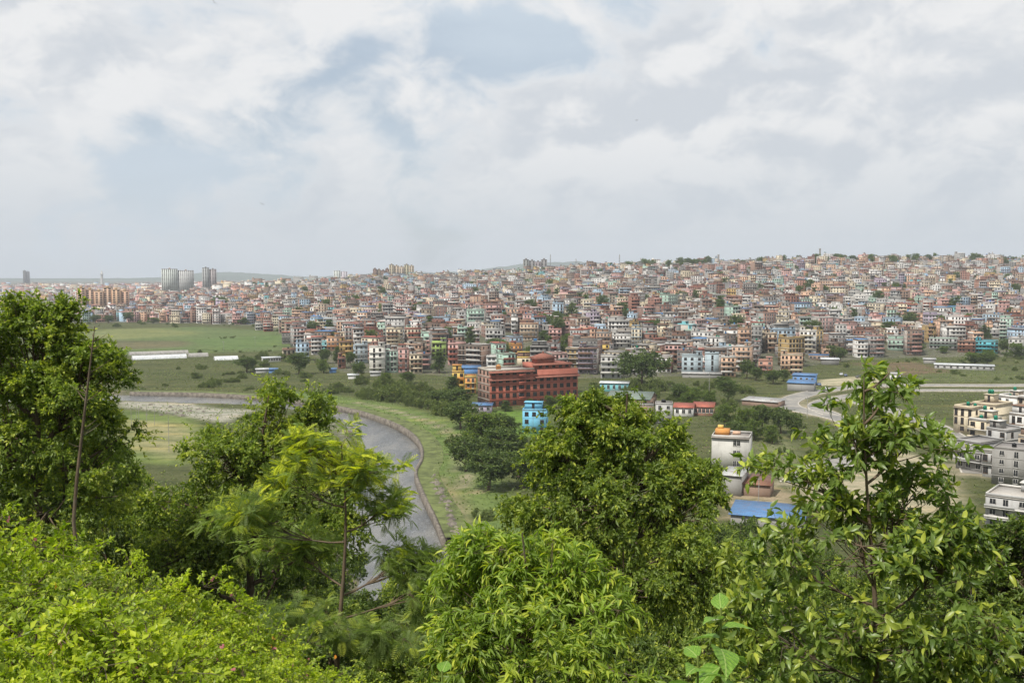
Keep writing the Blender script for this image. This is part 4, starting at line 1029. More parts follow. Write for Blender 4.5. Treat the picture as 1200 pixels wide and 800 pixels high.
    V, F = boxes(rows); F = F.reshape(-1, 6, 4)[:, [0, 1, 3, 4]].reshape(-1, 4)
    me = make_mesh('plain_houses', xf(V, np.repeat(np.array(tf), 8, 0)), F, [M['wall']], fcol=np.repeat(np.array(cl), 4, 0))
    link('distant_town', me, kind='stuff', label='distant town roofs fading into haze across the valley floor', cat='houses')
    print('HOUSES', len(near), len(far), 'plain', len(cl), 'tris', (len(F)) * 2 + len(BC) * 10)
build_town()

# ------------------------------------------------------------------ vegetation
def unit(v): return v / (np.linalg.norm(v, axis=-1, keepdims=True) + 1e-9)
T_SIMPLE = (np.array([(0, 0, 0), (.5, .45, .1), (0, 1, -.12), (-.5, .45, .1)], float), np.array([(0, 1, 2), (0, 2, 3)]))
T_LONG = (np.array([(0, 0, 0), (0, .35, -.02), (.5, .32, .07), (-.5, .32, .07), (0, .7, -.1), (.42, .66, -.02), (-.42, .66, -.02), (0, 1, -.3)], float),
          np.array([(0, 2, 1), (0, 1, 3), (1, 2, 5), (1, 5, 4), (3, 1, 4), (3, 4, 6), (4, 5, 7), (6, 4, 7)]))
def frond_template(pairs=9):
    V, F = [], []
    for i in range(pairs):
        t = .12 + .86 * i / (pairs - 1); L = .36 * math.sin(math.pi * min(1, .18 + t * .72)) ** .7; z = -.30 * t * t
        for s in (-1, 1):
            b = len(V); dy = .10
            V += [(0, t - .014, z), (s * L * .5, t + dy * .5 - .03, z + .015), (s * L, t + dy, z - .05), (s * L * .5, t + dy * .5 + .03, z + .015)]
            F.append((b, b + 1, b + 2)); F.append((b, b + 2, b + 3))
    b = len(V); V += [(-.006, 0, 0), (.006, 0, 0), (0, 1, -.3), (0, .5, -.07)]; F += [(b, b + 1, b + 3), (b + 3, b + 1, b + 2)]
    return np.array(V, float), np.array(F)
T_FROND = frond_template()
def leaf_frames(rng, C, rc, center, n_tw, n_lf, droop=.25, out=.9, up=.35, flat=.7, spread=.9, young=.12, tstart=.2):
    """twigs round clump centres, leaves along the twigs -> positions, leaf axes, leaf normals, tint"""
    m = len(C); o = unit(C - center)
    d = rng.standard_normal((m, n_tw, 3)); d += out * o[:, None]; d[..., 2] += up; d = unit(d)
    st = C[:, None] + rng.standard_normal((m, n_tw, 3)) * rc[:, None, None] * .22
    ln = rc[:, None] * rng.uniform(.55, 1.05, (m, n_tw))
    t = np.sort(rng.uniform(tstart, 1, (m, n_tw, n_lf)), -1)
    p = st[:, :, None] + d[:, :, None] * (ln[..., None] * t)[..., None]
    p[..., 2] -= droop * ln[..., None] * t * t
    r = rng.standard_normal(p.shape)
    ax = unit(d[:, :, None] * .75 + r * spread * .6 + np.array([0, 0, -1.]) * droop * 1.2)
    nr = unit(rng.standard_normal(p.shape) * (1 - flat) * 1.2 + np.array([0, 0, 1.]) * flat + o[:, None, None] * .45)
    tint = np.clip(rng.normal(.5, .24, t.shape) + .24 * rng.standard_normal((m, 1, 1)), 0, 1)
    yg = (t > .8) * (rng.random(t.shape) < young * 3) * rng.uniform(.3, 1, t.shape) + (rng.random((m, 1, 1)) < young) * rng.uniform(.1, .6, t.shape)
    tw = np.stack([np.broadcast_to(C[:, None], st.shape), st + d * ln[..., None] * .5 - np.array([0, 0, 1]) * (droop * ln * .25)[..., None], st + d * ln[..., None] - np.array([0, 0, 1]) * (droop * ln)[..., None]], 2)
    return p.reshape(-1, 3), ax.reshape(-1, 3), nr.reshape(-1, 3), tint.ravel(), np.clip(yg, 0, 1).ravel(), tw.reshape(-1, 3, 3)
def leaf_geo(fr, L, W, tmpl, rng, sel=None):
    p, ax, nr, ti, yg, _ = fr
    if sel is not None: p, ax, nr, ti, yg = p[sel], ax[sel], nr[sel], ti[sel], yg[sel]
    s = unit(np.cross(ax, nr)); nn = np.cross(s, ax); T, F = tmpl
    l = L * rng.uniform(.65, 1.2, len(p)); w = W * l / L
    V = p[:, None] + T[None, :, 1:2] * (ax * l[:, None])[:, None] + T[None, :, 0:1] * (s * w[:, None])[:, None] + T[None, :, 2:3] * (nn * l[:, None])[:, None]
    k = len(T); FF = (F[None] + k * np.arange(len(p))[:, None, None]).reshape(-1, 3)
    col = np.repeat(np.stack([ti, yg], 1), k, 0)
    return V.reshape(-1, 3), FF, np.c_[col, np.zeros(len(col))]
def twig_geo(tw, r=.006):
    a = np.array([(1, 0), (-.5, .87), (-.5, -.87)]); n = len(tw)
    T = unit(tw[:, 2] - tw[:, 0]); A = unit(np.cross(T, np.array([.3, .2, .9]))); B = np.cross(T, A)
    V = tw[:, :, None] + (np.array([1.4, 1, .4]) * r)[None, :, None, None] * (A[:, None, None] * a[None, None, :, :1] + B[:, None, None] * a[None, None, :, 1:])
    f = np.array([(i * 3 + k, i * 3 + (k + 1) % 3, i * 3 + 3 + (k + 1) % 3, i * 3 + 3 + k) for i in range(2) for k in range(3)])
    return V.reshape(-1, 3), (f[None] + 9 * np.arange(n)[:, None, None]).reshape(-1, 4)
def sample_blobs(rng, blobs, n, shell=.35):
    c = np.array([b[0] for b in blobs], float); r = np.array([b[1] for b in blobs], float)
    w = (r[:, 0] * r[:, 1] * r[:, 2]) ** (2 / 3); k = rng.choice(len(blobs), n, p=w / w.sum())
    d = unit(rng.standard_normal((n, 3))); q = rng.random(n) ** shell
    return c[k] + d * r[k] * q[:, None], k
def limb(rng, a, b, sag=.12):
    a, b = np.array(a, float), np.array(b, float); m = (a + b) / 2; L = np.linalg.norm(b - a)
    m = m + rng.standard_normal(3) * L * .06 + np.array([0, 0, -sag * L])
    t = np.linspace(0, 1, 6)[:, None]; return a * (1 - t) ** 2 + 2 * m * t * (1 - t) + b * t * t
def build_tree(name, label, base, blobs, mat, seed, n_clump, rc, n_tw, n_lf, L, W, tmpl=T_SIMPLE, bark='bark', tr=.18, fork=.35, group=None, twigs=True, young=.12, parts=None, lean=(0, 0), cat='tree', limbs=True, topz=None, youngtop=None, shell=.35, lump=0, lf=.5, **kw):
    """base and blobs are world points; the thing's empty stands at the base. parts: (n, part name) -> the n leaves nearest become objects"""
    rng = np.random.default_rng(seed); base = np.array(base, float)
    blobs = [(np.array(c, float) - base, np.array(r, float)) for c, r in blobs]
    ctr = np.mean([b[0] for b in blobs], 0)
    e = link(name, None, loc=tuple(base), label=label, cat=cat, group=group)
    top = max(b[0][2] + b[1][2] * .55 for b in blobs); cx, cy = ctr[0], ctr[1]
    tip = np.array([cx, cy, topz - base[2] if topz else top])
    ax = np.array([(0, 0, -1.0), (0, 0, 0)] + [(tip[0] * (t ** 1.2) + math.sin(t * 5 + seed) * .02 * top, tip[1] * (t ** 1.2), tip[2] * t) for t in np.linspace(.12, 1, 9)])
    rad = np.r_[tr * 1.5, tr * 1.25, tr * (1 - .88 * np.linspace(.12, 1, 9))]
    if lump:
        sub, own = [], []
        for bi, (c, r) in enumerate(blobs):
            for _ in range(lump):
                d = unit(rng.standard_normal(3)); sub.append((c + d * r * rng.uniform(.6, .95), r * rng.uniform(.28, .46))); own.append(bi)
        C, k = sample_blobs(rng, sub, int(n_clump * .62), .4); k = np.array(own)[k]
        C2, k2 = sample_blobs(rng, blobs, n_clump - len(C), .5); C = np.concatenate([C, C2]); k = np.concatenate([k, k2])
    else: C, k = sample_blobs(rng, blobs, n_clump, shell)
    C[:, 2] = np.maximum(C[:, 2], .25)
    def on_axis(z):
        z = np.clip(z, 0, tip[2]); return np.array([np.interp(z, ax[1:, 2], ax[1:, 0]), np.interp(z, ax[1:, 2], ax[1:, 1]), z])
    parts_t = [tube(ax, rad, 8)]; joints = []
    for c, r in blobs:
        a = on_axis(max(top * fork * .6, c[2] - r[2] * .9 - np.hypot(c[0], c[1]) * .25)); Lp = limb(rng, a, c); joints.append(Lp)
        parts_t.append(tube(Lp, np.linspace(tr * lf, tr * .14, 6), 6))
    if limbs:
        for c, i in zip(C, k):
            J = joints[i]; s = J[min(5, 2 + int(rng.integers(0, 4)))]
            parts_t.append(tube(limb(rng, s, c, .05), np.linspace(tr * .15, tr * .04, 6), 4))
    link('trunk', make_mesh('trunk', *merge(parts_t), [M[bark]], smooth=True), e)
    rcs = rc * rng.uniform(.7, 1.25, len(C))
    fr = leaf_frames(rng, C, rcs, ctr - np.array([0, 0, top * .15]), n_tw, n_lf, young=young, **kw)
    if youngtop is not None:      # only the topmost shoots are young
        up_ = fr[0][:, 2] + base[2] > youngtop - rng.uniform(0, .7, len(fr[0]))
        fr[4][:] = np.where(up_, np.where(rng.random(len(up_)) < .5, rng.uniform(.2, 1, len(up_)), fr[4]), fr[4] * .5)
    if twigs: link('twigs', make_mesh('twigs', *twig_geo(fr[5], tr * .018 + .0015), [M[bark]]), e, kind='stuff')
    sel = None
    if parts:
        n, pname = parts
        wp = fr[0] + base; d = np.linalg.norm(wp - np.array([0, 0, CAM_H]), axis=1)
        order = np.argsort(d + rng.uniform(0, .6, len(d)))[:n]
        sel = np.ones(len(d), bool); sel[order] = False
        protos = []
        for q in range(4):
            T, F = tmpl; cc = np.tile((.2 + .2 * q, (.1 + .12 * q * (q > 1)) if youngtop is None else (.0, .08, .6, .95)[q], 0), (len(T), 1))
            protos.append(make_mesh(pname, T * np.array([1, 1, 1]), F, [M[mat]], pcol=cc))
        for j in order:
            a, nr = fr[1][j], fr[2][j]; s = unit(np.cross(a, nr)); nn = np.cross(s, a); l = L * rng.uniform(.8, 1.2); w = W * l / L
            o = link(pname, protos[int(rng.integers(0, 4)) if youngtop is None else (0 if fr[4][j] < .05 else 1 if fr[4][j] < .3 else 2 if fr[4][j] < .65 else 3)], e)
            o.matrix_local = Matrix(((s[0] * w, a[0] * l, nn[0] * l, fr[0][j][0]), (s[1] * w, a[1] * l, nn[1] * l, fr[0][j][1]), (s[2] * w, a[2] * l, nn[2] * l, fr[0][j][2]), (0, 0, 0, 1)))
    V, F, col = leaf_geo(fr, L, W, tmpl, rng, sel)
    link('crown', make_mesh('crown', V, F, [M[mat]], pcol=col), e, kind='stuff' if parts else None)
    return e
def pb(px, py, d, rx, ry, rd=None):     # an ellipsoid given as pixel centre, depth and pixel radii
    k = d / FPX; return (P(px, py, d), (rx * k, rd if rd else (rx + ry) / 2 * k, ry * k))
def foot(px, d): 
    x = (px - 600) / FPX * d / CP; return (x, d, tz(x, d))

# --- the trees on the near hillside
build_tree('broadleaf_tree', 'huge dark leafy tree covering the hillside beside the river bend', foot(25, 31),
    [pb(40, 420, 31, 58, 55), pb(-25, 425, 31, 60, 62), pb(92, 465, 31, 55, 58), pb(15, 510, 31, 75, 65), pb(105, 550, 31, 58, 62), pb(62, 382, 31, 42, 26), pb(5, 376, 31, 40, 26), pb(55, 600, 30, 80, 55), pb(110, 425, 31, 30, 35), pb(85, 372, 31, 16, 14), pb(30, 362, 31, 18, 12), pb(128, 440, 31, 16, 20), pb(145, 510, 31, 18, 22)],
    'leaf_mid', 1, 440, .54, 13, 15, .14, .064, lump=9, twigs=False, tr=.2, young=.14, flat=.55)
build_tree('broadleaf_tree', 'tall dense tree with dark crown behind the feathery tree', foot(285, 38),
    [pb(325, 505, 38, 55, 42), pb(270, 535, 38, 58, 48), pb(235, 595, 37, 62, 55), pb(378, 480, 38, 24, 30), pb(322, 472, 38, 20, 20), pb(300, 610, 37, 80, 55), pb(365, 560, 38, 55, 60), pb(210, 655, 36, 70, 55), pb(400, 620, 37, 40, 50)],
    'leaf_mid', 2, 440, .64, 13, 14, .15, .07, lump=9, twigs=False, tr=.2, young=.14, flat=.55)
build_tree('broadleaf_tree', 'broad drooping green tree hiding the lawn behind the sky blue house', foot(715, 32),
    [pb(705, 515, 32, 55, 42), pb(665, 540, 32, 40, 38), pb(765, 540, 32, 55, 42), pb(795, 595, 31, 52, 52), pb(720, 590, 31, 75, 58), pb(645, 595, 32, 46, 42), pb(688, 482, 32, 30, 24), pb(810, 655, 30, 52, 60), pb(740, 670, 30, 65, 55), pb(735, 500, 32, 40, 30), pb(698, 468, 32, 13, 16), pb(735, 482, 32, 14, 18), pb(640, 525, 32, 16, 18), pb(785, 512, 32, 16, 20), pb(828, 560, 31, 16, 20), pb(665, 490, 32, 14, 20)],
    'leaf_mid', 3, 460, .54, 13, 15, .155, .064, lump=9, twigs=False, tr=.2, young=.15, droop=.55, flat=.45)
build_tree('feathery_tree', 'feathery tree with bright yellow-green tips and slender dark trunk', foot(396, 19),
    [pb(380, 522, 19, 40, 18), pb(425, 555, 19, 50, 18), pb(345, 560, 19.4, 42, 16), pb(390, 545, 19, 50, 20), pb(290, 605, 18.5, 45, 14), pb(450, 590, 19.4, 38, 16), pb(470, 655, 19.6, 45, 16), pb(345, 640, 19.8, 55, 16), pb(330, 725, 18.2, 75, 18), pb(450, 735, 18.6, 55, 20), pb(495, 690, 18.9, 36, 16)],
    'leaf_yellow', 4, 180, .34, 5, 5, .26, .27, T_FROND, lf=.3, tr=.07, young=.12, droop=.12, flat=.95, spread=1.0, up=.05, parts=(300, 'frond'), topz=P(390, 520, 19).z, youngtop=P(390, 565, 19).z)
build_tree('long_leaved_tree', 'bright green tree with long narrow drooping leaves', foot(620, 15),
    [pb(585, 635, 15, 52, 42), pb(640, 675, 15, 66, 48), pb(555, 690, 15, 46, 50), pb(685, 715, 14.5, 55, 45), pb(610, 745, 14, 75, 55), pb(700, 780, 13.5, 60, 45), pb(540, 760, 14, 45, 50)],
    'leaf_light', 5, 250, .32, 9, 9, .165, .036, T_LONG, lump=7, tr=.08, young=.18, droop=.55, flat=.6, parts=(300, 'leaf'))
build_tree('glossy_leaved_tree', 'open branched young tree with large glossy leaves standing before the road', foot(1025, 10.5),
    [pb(1043, 436, 10.5, 20, 18), pb(1035, 465, 10.5, 38, 30), pb(1000, 515, 10.5, 62, 36), pb(1065, 520, 10.5, 55, 38), pb(955, 565, 10.5, 66, 36), pb(1060, 595, 10.5, 85, 42), pb(1010, 640, 10.3, 110, 50), pb(920, 650, 10.2, 50, 45), pb(1120, 655, 10.5, 60, 50), pb(1000, 740, 10, 130, 60), pb(1130, 750, 10, 70, 60), pb(905, 740, 10, 50, 60)],
    'leaf_gloss', 6, 270, .25, 5, 8, .125, .046, T_LONG, lump=6, lf=.32, tr=.05, young=.16, droop=.4, flat=.45, parts=(300, 'leaf'), topz=P(1040, 440, 10.5).z, spread=1.15, shell=.5)
build_tree('broadleaf_tree', 'tall dark tree filling the slope below the flats', foot(1165, 22),
    [pb(1185, 670, 22, 50, 50), pb(1150, 720, 22, 65, 65), pb(1215, 635, 22, 45, 40), pb(1200, 750, 21, 65, 65)], 'leaf_dark', 7, 190, .42, 12, 14, .11, .05, lump=7, tr=.14)
SLOPE = {}
def slope_proto(mat, seed):
    rng = random.Random(seed); bl = [((math.cos(a) * 2.3 * q, math.sin(a) * 2.3 * q, z), (1.5, 1.5, 1.2)) for a, q, z in [(i * 2.4, .45 + .55 * rng.random(), 2.6 + 5.6 * (i / 8) * rng.uniform(.8, 1.1)) for i in range(9)]] + [((0, 0, 8.3), (1.5, 1.5, 1.3))]
    return [build_tree('broadleaf_tree', 'x', (0, 0, 0), bl, mat, seed, 150, .85, 11, 12, .27, .125, lump=4, tr=.16, twigs=False, young=.13), 0]
def slope_tree(px, pyt, d, wpx, label, mat, seed, hpx=None, L=.17):
    if mat not in SLOPE: SLOPE[mat] = [slope_proto(mat, 200 + 2 * len(SLOPE)), slope_proto(mat, 201 + 2 * len(SLOPE))]
    q = SLOPE[mat][seed % 2]; o = q[0] if q[1] == 0 else copy_tree(q[0]); q[1] += 1
    f = foot(px, d); h = P(px, pyt, d).z - f[2]; w = max(wpx / FPX * d * 1.15, h / 2.3)
    o.location = f; o.rotation_euler = (0, 0, seed * 1.7); o.scale = (w / 8, w / 8, h / 9.9); o['label'] = label
slope_tree(165, 545, 62, 75, 'small leafy tree in the dip beside the playing field', 'leaf_mid', 21, 120, .2)
slope_tree(215, 560, 75, 70, 'bushy tree between the dark tree and the playing field', 'leaf_dark', 22, 120, .22)
slope_tree(150, 615, 50, 110, 'dark rounded tree at the bottom of the dip', 'leaf_dark', 23, 150, .17)
slope_tree(240, 650, 44, 110, 'spreading dark tree under the tall dense one', 'leaf_mid', 24, 150, .15)
slope_tree(130, 690, 34, 130, 'leafy tree growing above the bright undergrowth', 'leaf_dark', 25, 150, .13)
slope_tree(470, 655, 60, 90, 'small tree leaning over the river below the feathery tree', 'leaf_mid', 26, 150, .2)
slope_tree(520, 690, 40, 90, 'light green tree at the water edge of the slope', 'leaf_mid', 27, 160, .14)
slope_tree(460, 735, 26, 120, 'green tree beneath the feathery tree branches', 'leaf_mid', 28, 150, .11)
slope_tree(850, 640, 45, 120, 'tree below the blue roofed workshop', 'leaf_mid', 29, 160, .16)
slope_tree(905, 650, 58, 110, 'dark tree beside the blue roofed workshop', 'leaf_dark', 30, 160, .2)
slope_tree(830, 735, 26, 150, 'green tree in front of the broad drooping tree', 'leaf_mid', 31, 150, .11)
slope_tree(1100, 650, 60, 140, 'dark tree below the railed terrace house', 'leaf_dark', 32, 170, .2)
slope_tree(1010, 640, 75, 130, 'rounded tree on the slope behind the glossy leaved one', 'leaf_mid', 33, 170, .22)
slope_tree(740, 740, 24, 150, 'leafy sapling under the broad drooping tree', 'leaf_dark', 34, 150, .1)
slope_tree(380, 700, 30, 120, 'dense bush-like tree behind the slender dark trunk', 'leaf_dark', 35, 150, .12)
slope_tree(290, 715, 26, 120, 'low leafy tree above the undergrowth', 'leaf_mid', 36, 140, .11)
slope_tree(960, 760, 20, 150, 'dark tree low down behind the glossy leaves', 'leaf_dark', 37, 150, .09)
slope_tree(590, 720, 28, 130, 'shaded tree behind the long leaved one', 'leaf_dark', 38, 150, .11)
slope_tree(660, 650, 70, 140, 'rounded tree down the slope behind the long leaved one', 'leaf_mid', 39, 170, .22)
slope_tree(560, 640, 95, 80, 'small tree at the foot of the slope by the river wall', 'leaf_dark', 40, 110, .28)
slope_tree(720, 690, 50, 150, 'shaded tree half hidden behind the broad drooping one', 'leaf_dark', 41, 160, .18)
slope_tree(930, 690, 48, 140, 'tree between the workshop and the glossy leaved tree', 'leaf_mid', 42, 160, .16)
slope_tree(1060, 700, 44, 150, 'shaded tree behind the lower glossy branches', 'leaf_dark', 43, 160, .16)
slope_tree(100, 640, 60, 130, 'shaded tree behind the slender leafless trunk', 'leaf_dark', 44, 150, .2)
slope_tree(185, 590, 95, 90, 'tree at the foot of the dip below the playing field', 'leaf_dark', 45, 110, .28)
slope_tree(250, 590, 110, 80, 'far tree at the foot of the slope behind the dense one', 'leaf_dark', 46, 100, .3)
slope_tree(440, 690, 55, 120, 'tree by the water behind the feathery one', 'leaf_dark', 47, 150, .18)
slope_tree(510, 735, 33, 130, 'leafy tree between the feathery and the long leaved ones', 'leaf_mid', 48, 150, .13)
slope_tree(800, 690, 55, 140, 'tree hidden under the broad drooping branches', 'leaf_mid', 49, 160, .18)
slope_tree(880, 720, 36, 150, 'leafy tree low between the drooping and glossy trees', 'leaf_mid', 50, 160, .13)
slope_tree(1180, 640, 50, 130, 'dark tree just below the cream fronted house', 'leaf_mid', 51, 150, .16)
slope_tree(60, 660, 40, 150, 'tree under the huge dark one above the undergrowth', 'leaf_mid', 52, 150, .14)
slope_tree(340, 650, 55, 120, 'tree under the tall dense one behind the feathery branches', 'leaf_dark', 53, 150, .17)
slope_tree(55, 425, 44, 150, 'tree close behind the huge dark one, seen through its crown', 'leaf_dark', 54)
slope_tree(118, 500, 43, 110, 'tree filling the gap right of the huge dark one', 'leaf_dark', 55)
slope_tree(-15, 480, 42, 150, 'tree standing at the far side of the huge dark one', 'leaf_mid', 56)
slope_tree(300, 535, 50, 140, 'tree close behind the tall dense one', 'leaf_dark', 57)
slope_tree(700, 535, 46, 150, 'tree close behind the broad drooping one', 'leaf_dark', 58)
slope_tree(785, 600, 44, 120, 'tree behind the outer branches of the broad drooping one', 'leaf_mid', 59)
slope_tree(20, 600, 33, 140, 'tree rising over the flowering undergrowth', 'leaf_mid', 60)
def bare_trunk():
    d = 27.0; b = foot(92, d); pts = [P(86, 610, d), P(90, 560, d), P(97, 500, d), P(104, 440, d), P(111, 382, d)]
    e = link('bare_tree', None, loc=b, label='slender leafless brown trunk rising beside the huge dark tree', cat='tree'); B = np.array(b)
    p = np.array([(0, 0, -.5)] + [np.array(q) - B for q in pts])
    link('trunk', make_mesh('trunk', *tube(p, [.06, .05, .045, .038, .028, .012], 7), [M['bark']], smooth=True), e)
    r = random.Random(3)
    for i in range(14):
        t = r.uniform(.45, .98); z = np.array([np.interp(t, np.linspace(0, 1, 6), p[:, k]) for k in range(3)]); L = r.uniform(.15, .7)
        q = z + np.array([r.choice((-1, 1)) * L * .7, r.uniform(-.3, .3), L * .5])
        link('twig', make_mesh('twig', *tube([z, (z + q) / 2 + [0, 0, -.03], q], [.016, .011, .004], 5), [M['bark']]), e)
bare_trunk()
# --- shrubs and undergrowth just below the viewpoint
def shrub_proto(seed, r, mat, n=100, L=.047, flowers=True):
    rng = np.random.default_rng(seed); bl = [((rng.uniform(-.5, .5) * r, rng.uniform(-.5, .5) * r, r * rng.uniform(.35, .9)), (r * .55, r * .55, r * .5)) for _ in range(5)]
    e = build_tree('shrub', 'x', (0, 0, 0), bl, mat, seed, n, r * .23, 9, 12, L, L * .6, tr=.03, twigs=True, young=.16, limbs=False, cat='shrub', flat=.7)
    if flowers:
        C, _ = sample_blobs(rng, [(np.array(c), np.array(q) * 1.12) for c, q in bl], 14, .1)
        V, F, cc = [], [], []
        for c in C:
            pal = [(.75, .3, .04), (.75, .45, .1), (.7, .25, .3)][rng.integers(0, 3)]
            for k in range(5):
                o = c + rng.standard_normal(3) * .008; s = .008; b = len(V)
                V += [o + (-s, 0, -s), o + (s, 0, -s), o + (s, .004, s), o + (-s, -.004, s)]; F.append((b, b + 1, b + 2, b + 3)); cc.append(pal)
        link('flower_heads', make_mesh('flower_heads', np.array(V), np.array(F), [M['flower']], fcol=np.array(cc)), e, kind='stuff')
    return e
SHR = [shrub_proto(60, .95, 'leaf_lantana'), shrub_proto(61, .85, 'leaf_lantana', L=.041), shrub_proto(62, .8, 'leaf_light', L=.052, flowers=False), shrub_proto(63, 1.0, 'leaf_mid', L=.046, flowers=False)]
spots = []
rr = random.Random(8)
for (px, d, s) in [(8, 8.2, 1.35), (-25, 7.4, 1.4), (45, 8.8, 1.2), (20, 10.5, 1.4), (75, 8.2, 1.1), (95, 10, 1.15), (130, 8.6, 1.05), (60, 7.0, 1.0), (165, 9.2, 1.05), (110, 7.2, .95), (-5, 6.6, 1.0), (150, 7.5, .9), (200, 8.3, .95), (235, 9.4, 1.0),
                   (190, 7.2, .85), (270, 8.2, .85), (310, 9.2, .9), (240, 7.2, .75), (120, 12.5, 1.3), (180, 13, 1.25), (240, 13, 1.2), (60, 13, 1.4), (290, 12, 1.0), (345, 10, .9), (390, 11, .9), (330, 7.8, .6), (420, 9, .75), (460, 10.5, .9), (0, 12, 1.6), (40, 15, 1.7), (100, 15, 1.5), (-30, 10, 1.6), (150, 16, 1.5), (210, 15.5, 1.35), (270, 15, 1.3), (20, 9.4, 1.5), (70, 10.8, 1.3), (140, 10.6, 1.15), (205, 10.6, 1.1), (330, 13, 1.2)]:
    kk = rr.choices((0, 1, 2, 3), (.36, .34, .16, .14))[0]
    spots.append((px, d, s * rr.uniform(.95, 1.2), kk) + (('bright green flowering shrub in the undergrowth below the huge dark tree', 'flowering shrubs in the undergrowth') if kk < 2 else ('light green large-leaved shrub among the flowering undergrowth', 'large-leaved shrubs in the undergrowth') if kk == 2 else ('darker leafy shrub among the flowering undergrowth', 'darker shrubs in the undergrowth')))
for (px, d, s) in [(500, 9, .8), (545, 10, .8), (590, 8.4, .6), (640, 9, .75), (690, 9.5, .8), (730, 8.8, .7), (780, 9.5, .8), (760, 11, .9), (860, 9, .6), (900, 8.8, .5), (960, 8.4, .5), (1020, 8.6, .55), (1080, 8.4, .55), (1140, 8.6, .6), (1190, 9, .7), (680, 11.5, 1.0)]:
    spots.append((px, d, s, 2, 'plain light green shrub growing under the hillside saplings', 'light green shrubs under the saplings'))
used = set()
for px, d, s, k, lab, grp in spots:
    o = SHR[k] if k not in used else copy_tree(SHR[k]); used.add(k)
    o.location = foot(px, d); o.location.z -= .1; o.rotation_euler = (0, 0, rr.uniform(0, 6.28)); v = rr.uniform(.9, 1.1); o.scale = (s * v, s * v, s * rr.uniform(.85, 1.1)); o['label'] = lab; o['group'] = grp
def undergrowth():
    rng = np.random.default_rng(5); n = 42000
    d = 4 + 165 * rng.random(n) ** 2.0; a = rng.uniform(-.62, .62, n); x = a * d
    z = terr(x, d); ok = z > 1.5; x, d, z = x[ok], d[ok], z[ok]; n = len(x)
    L = .05 + .0042 * d
    p = np.c_[x, d, z + rng.random(n) ** 1.5 * (.25 + .02 * d)]
    ax = unit(np.c_[rng.standard_normal((n, 2)), rng.uniform(-.1, .9, n)]); nr = unit(rng.standard_normal((n, 3)) * .5 + np.array([0, -.3, 1.]))
    s = unit(np.cross(ax, nr)); nn = np.cross(s, ax); T, F = T_SIMPLE
    V = p[:, None] + T[None, :, 1:2] * (ax * L[:, None])[:, None] + T[None, :, 0:1] * (s * L[:, None] * .6)[:, None] + T[None, :, 2:3] * (nn * L[:, None])[:, None]
    col = np.repeat(np.c_[rng.random(n), (rng.random(n) < .1) * .5, np.zeros(n)], 4, 0)
    link('undergrowth', make_mesh('undergrowth', V, (F[None] + 4 * np.arange(n)[:, None, None]).reshape(-1, 3), [M['leaf_mid']], pcol=col), kind='stuff', label='low green undergrowth covering the hillside soil', cat='undergrowth')
undergrowth()
def seedling(px, pyt, d, h, label, seed, n=8, L=.11):
    top = P(px, pyt, d); rng = random.Random(seed); gz = tz(top.x, top.y)
    e = link('seedling', None, loc=(top.x, top.y, gz), label=label, cat='seedling'); H = top.z - gz
    st = np.array([(.02 * math.sin(t * 3) * (1 - t), .03 * (1 - t), t * H) for t in np.linspace(-.03, 1, 9)])
    link('stem', make_mesh('stem', *tube(st, np.linspace(.008, .003, 9), 6), [M['stem']], smooth=True), e)
    ts = np.linspace(0, 1, 10); wd = np.array([.02, .3, .46, .5, .47, .4, .3, .19, .09, .0])
    T = np.concatenate([np.c_[c * wd, ts, -.32 * ts ** 2.2 + .16 * np.abs(c) * wd + .012 * np.sin(ts * 30) * abs(c)] for c in (-1, -.5, 0, .5, 1)])
    F = np.array([(c * 10 + i, (c + 1) * 10 + i, (c + 1) * 10 + i + 1, c * 10 + i + 1) for c in range(4) for i in range(9)])
    me = make_mesh('leaf', T, F, [M['leaf_veined']], smooth=True)
    for i in range(n):
        t = 1 - .045 * i - .02; a = i * 2.4 + rng.uniform(-.3, .3); l = L * (.6 + .1 * i if i < 4 else 1.0) * rng.uniform(.9, 1.1)
        o = link('leaf', me, e, loc=(0, 0, H - .026 * i - .005), scale=(l * .62, l, l)); o.rotation_euler = (R(28 - 9 * i + rng.uniform(-12, 12)), R(rng.uniform(-25, 25)), a)
seedling(845, 712, 2.6, .5, 'bright green seedling with broad pointed leaves close to the hilltop edge', 1, 12, .12)
seedling(818, 768, 2.4, .4, 'second broad leaved seedling standing lower beside the taller one', 2, 9, .11)
seedling(518, 786, 2.5, .4, 'single broad leaved seedling just below the long leaved tree', 3, 7, .1)

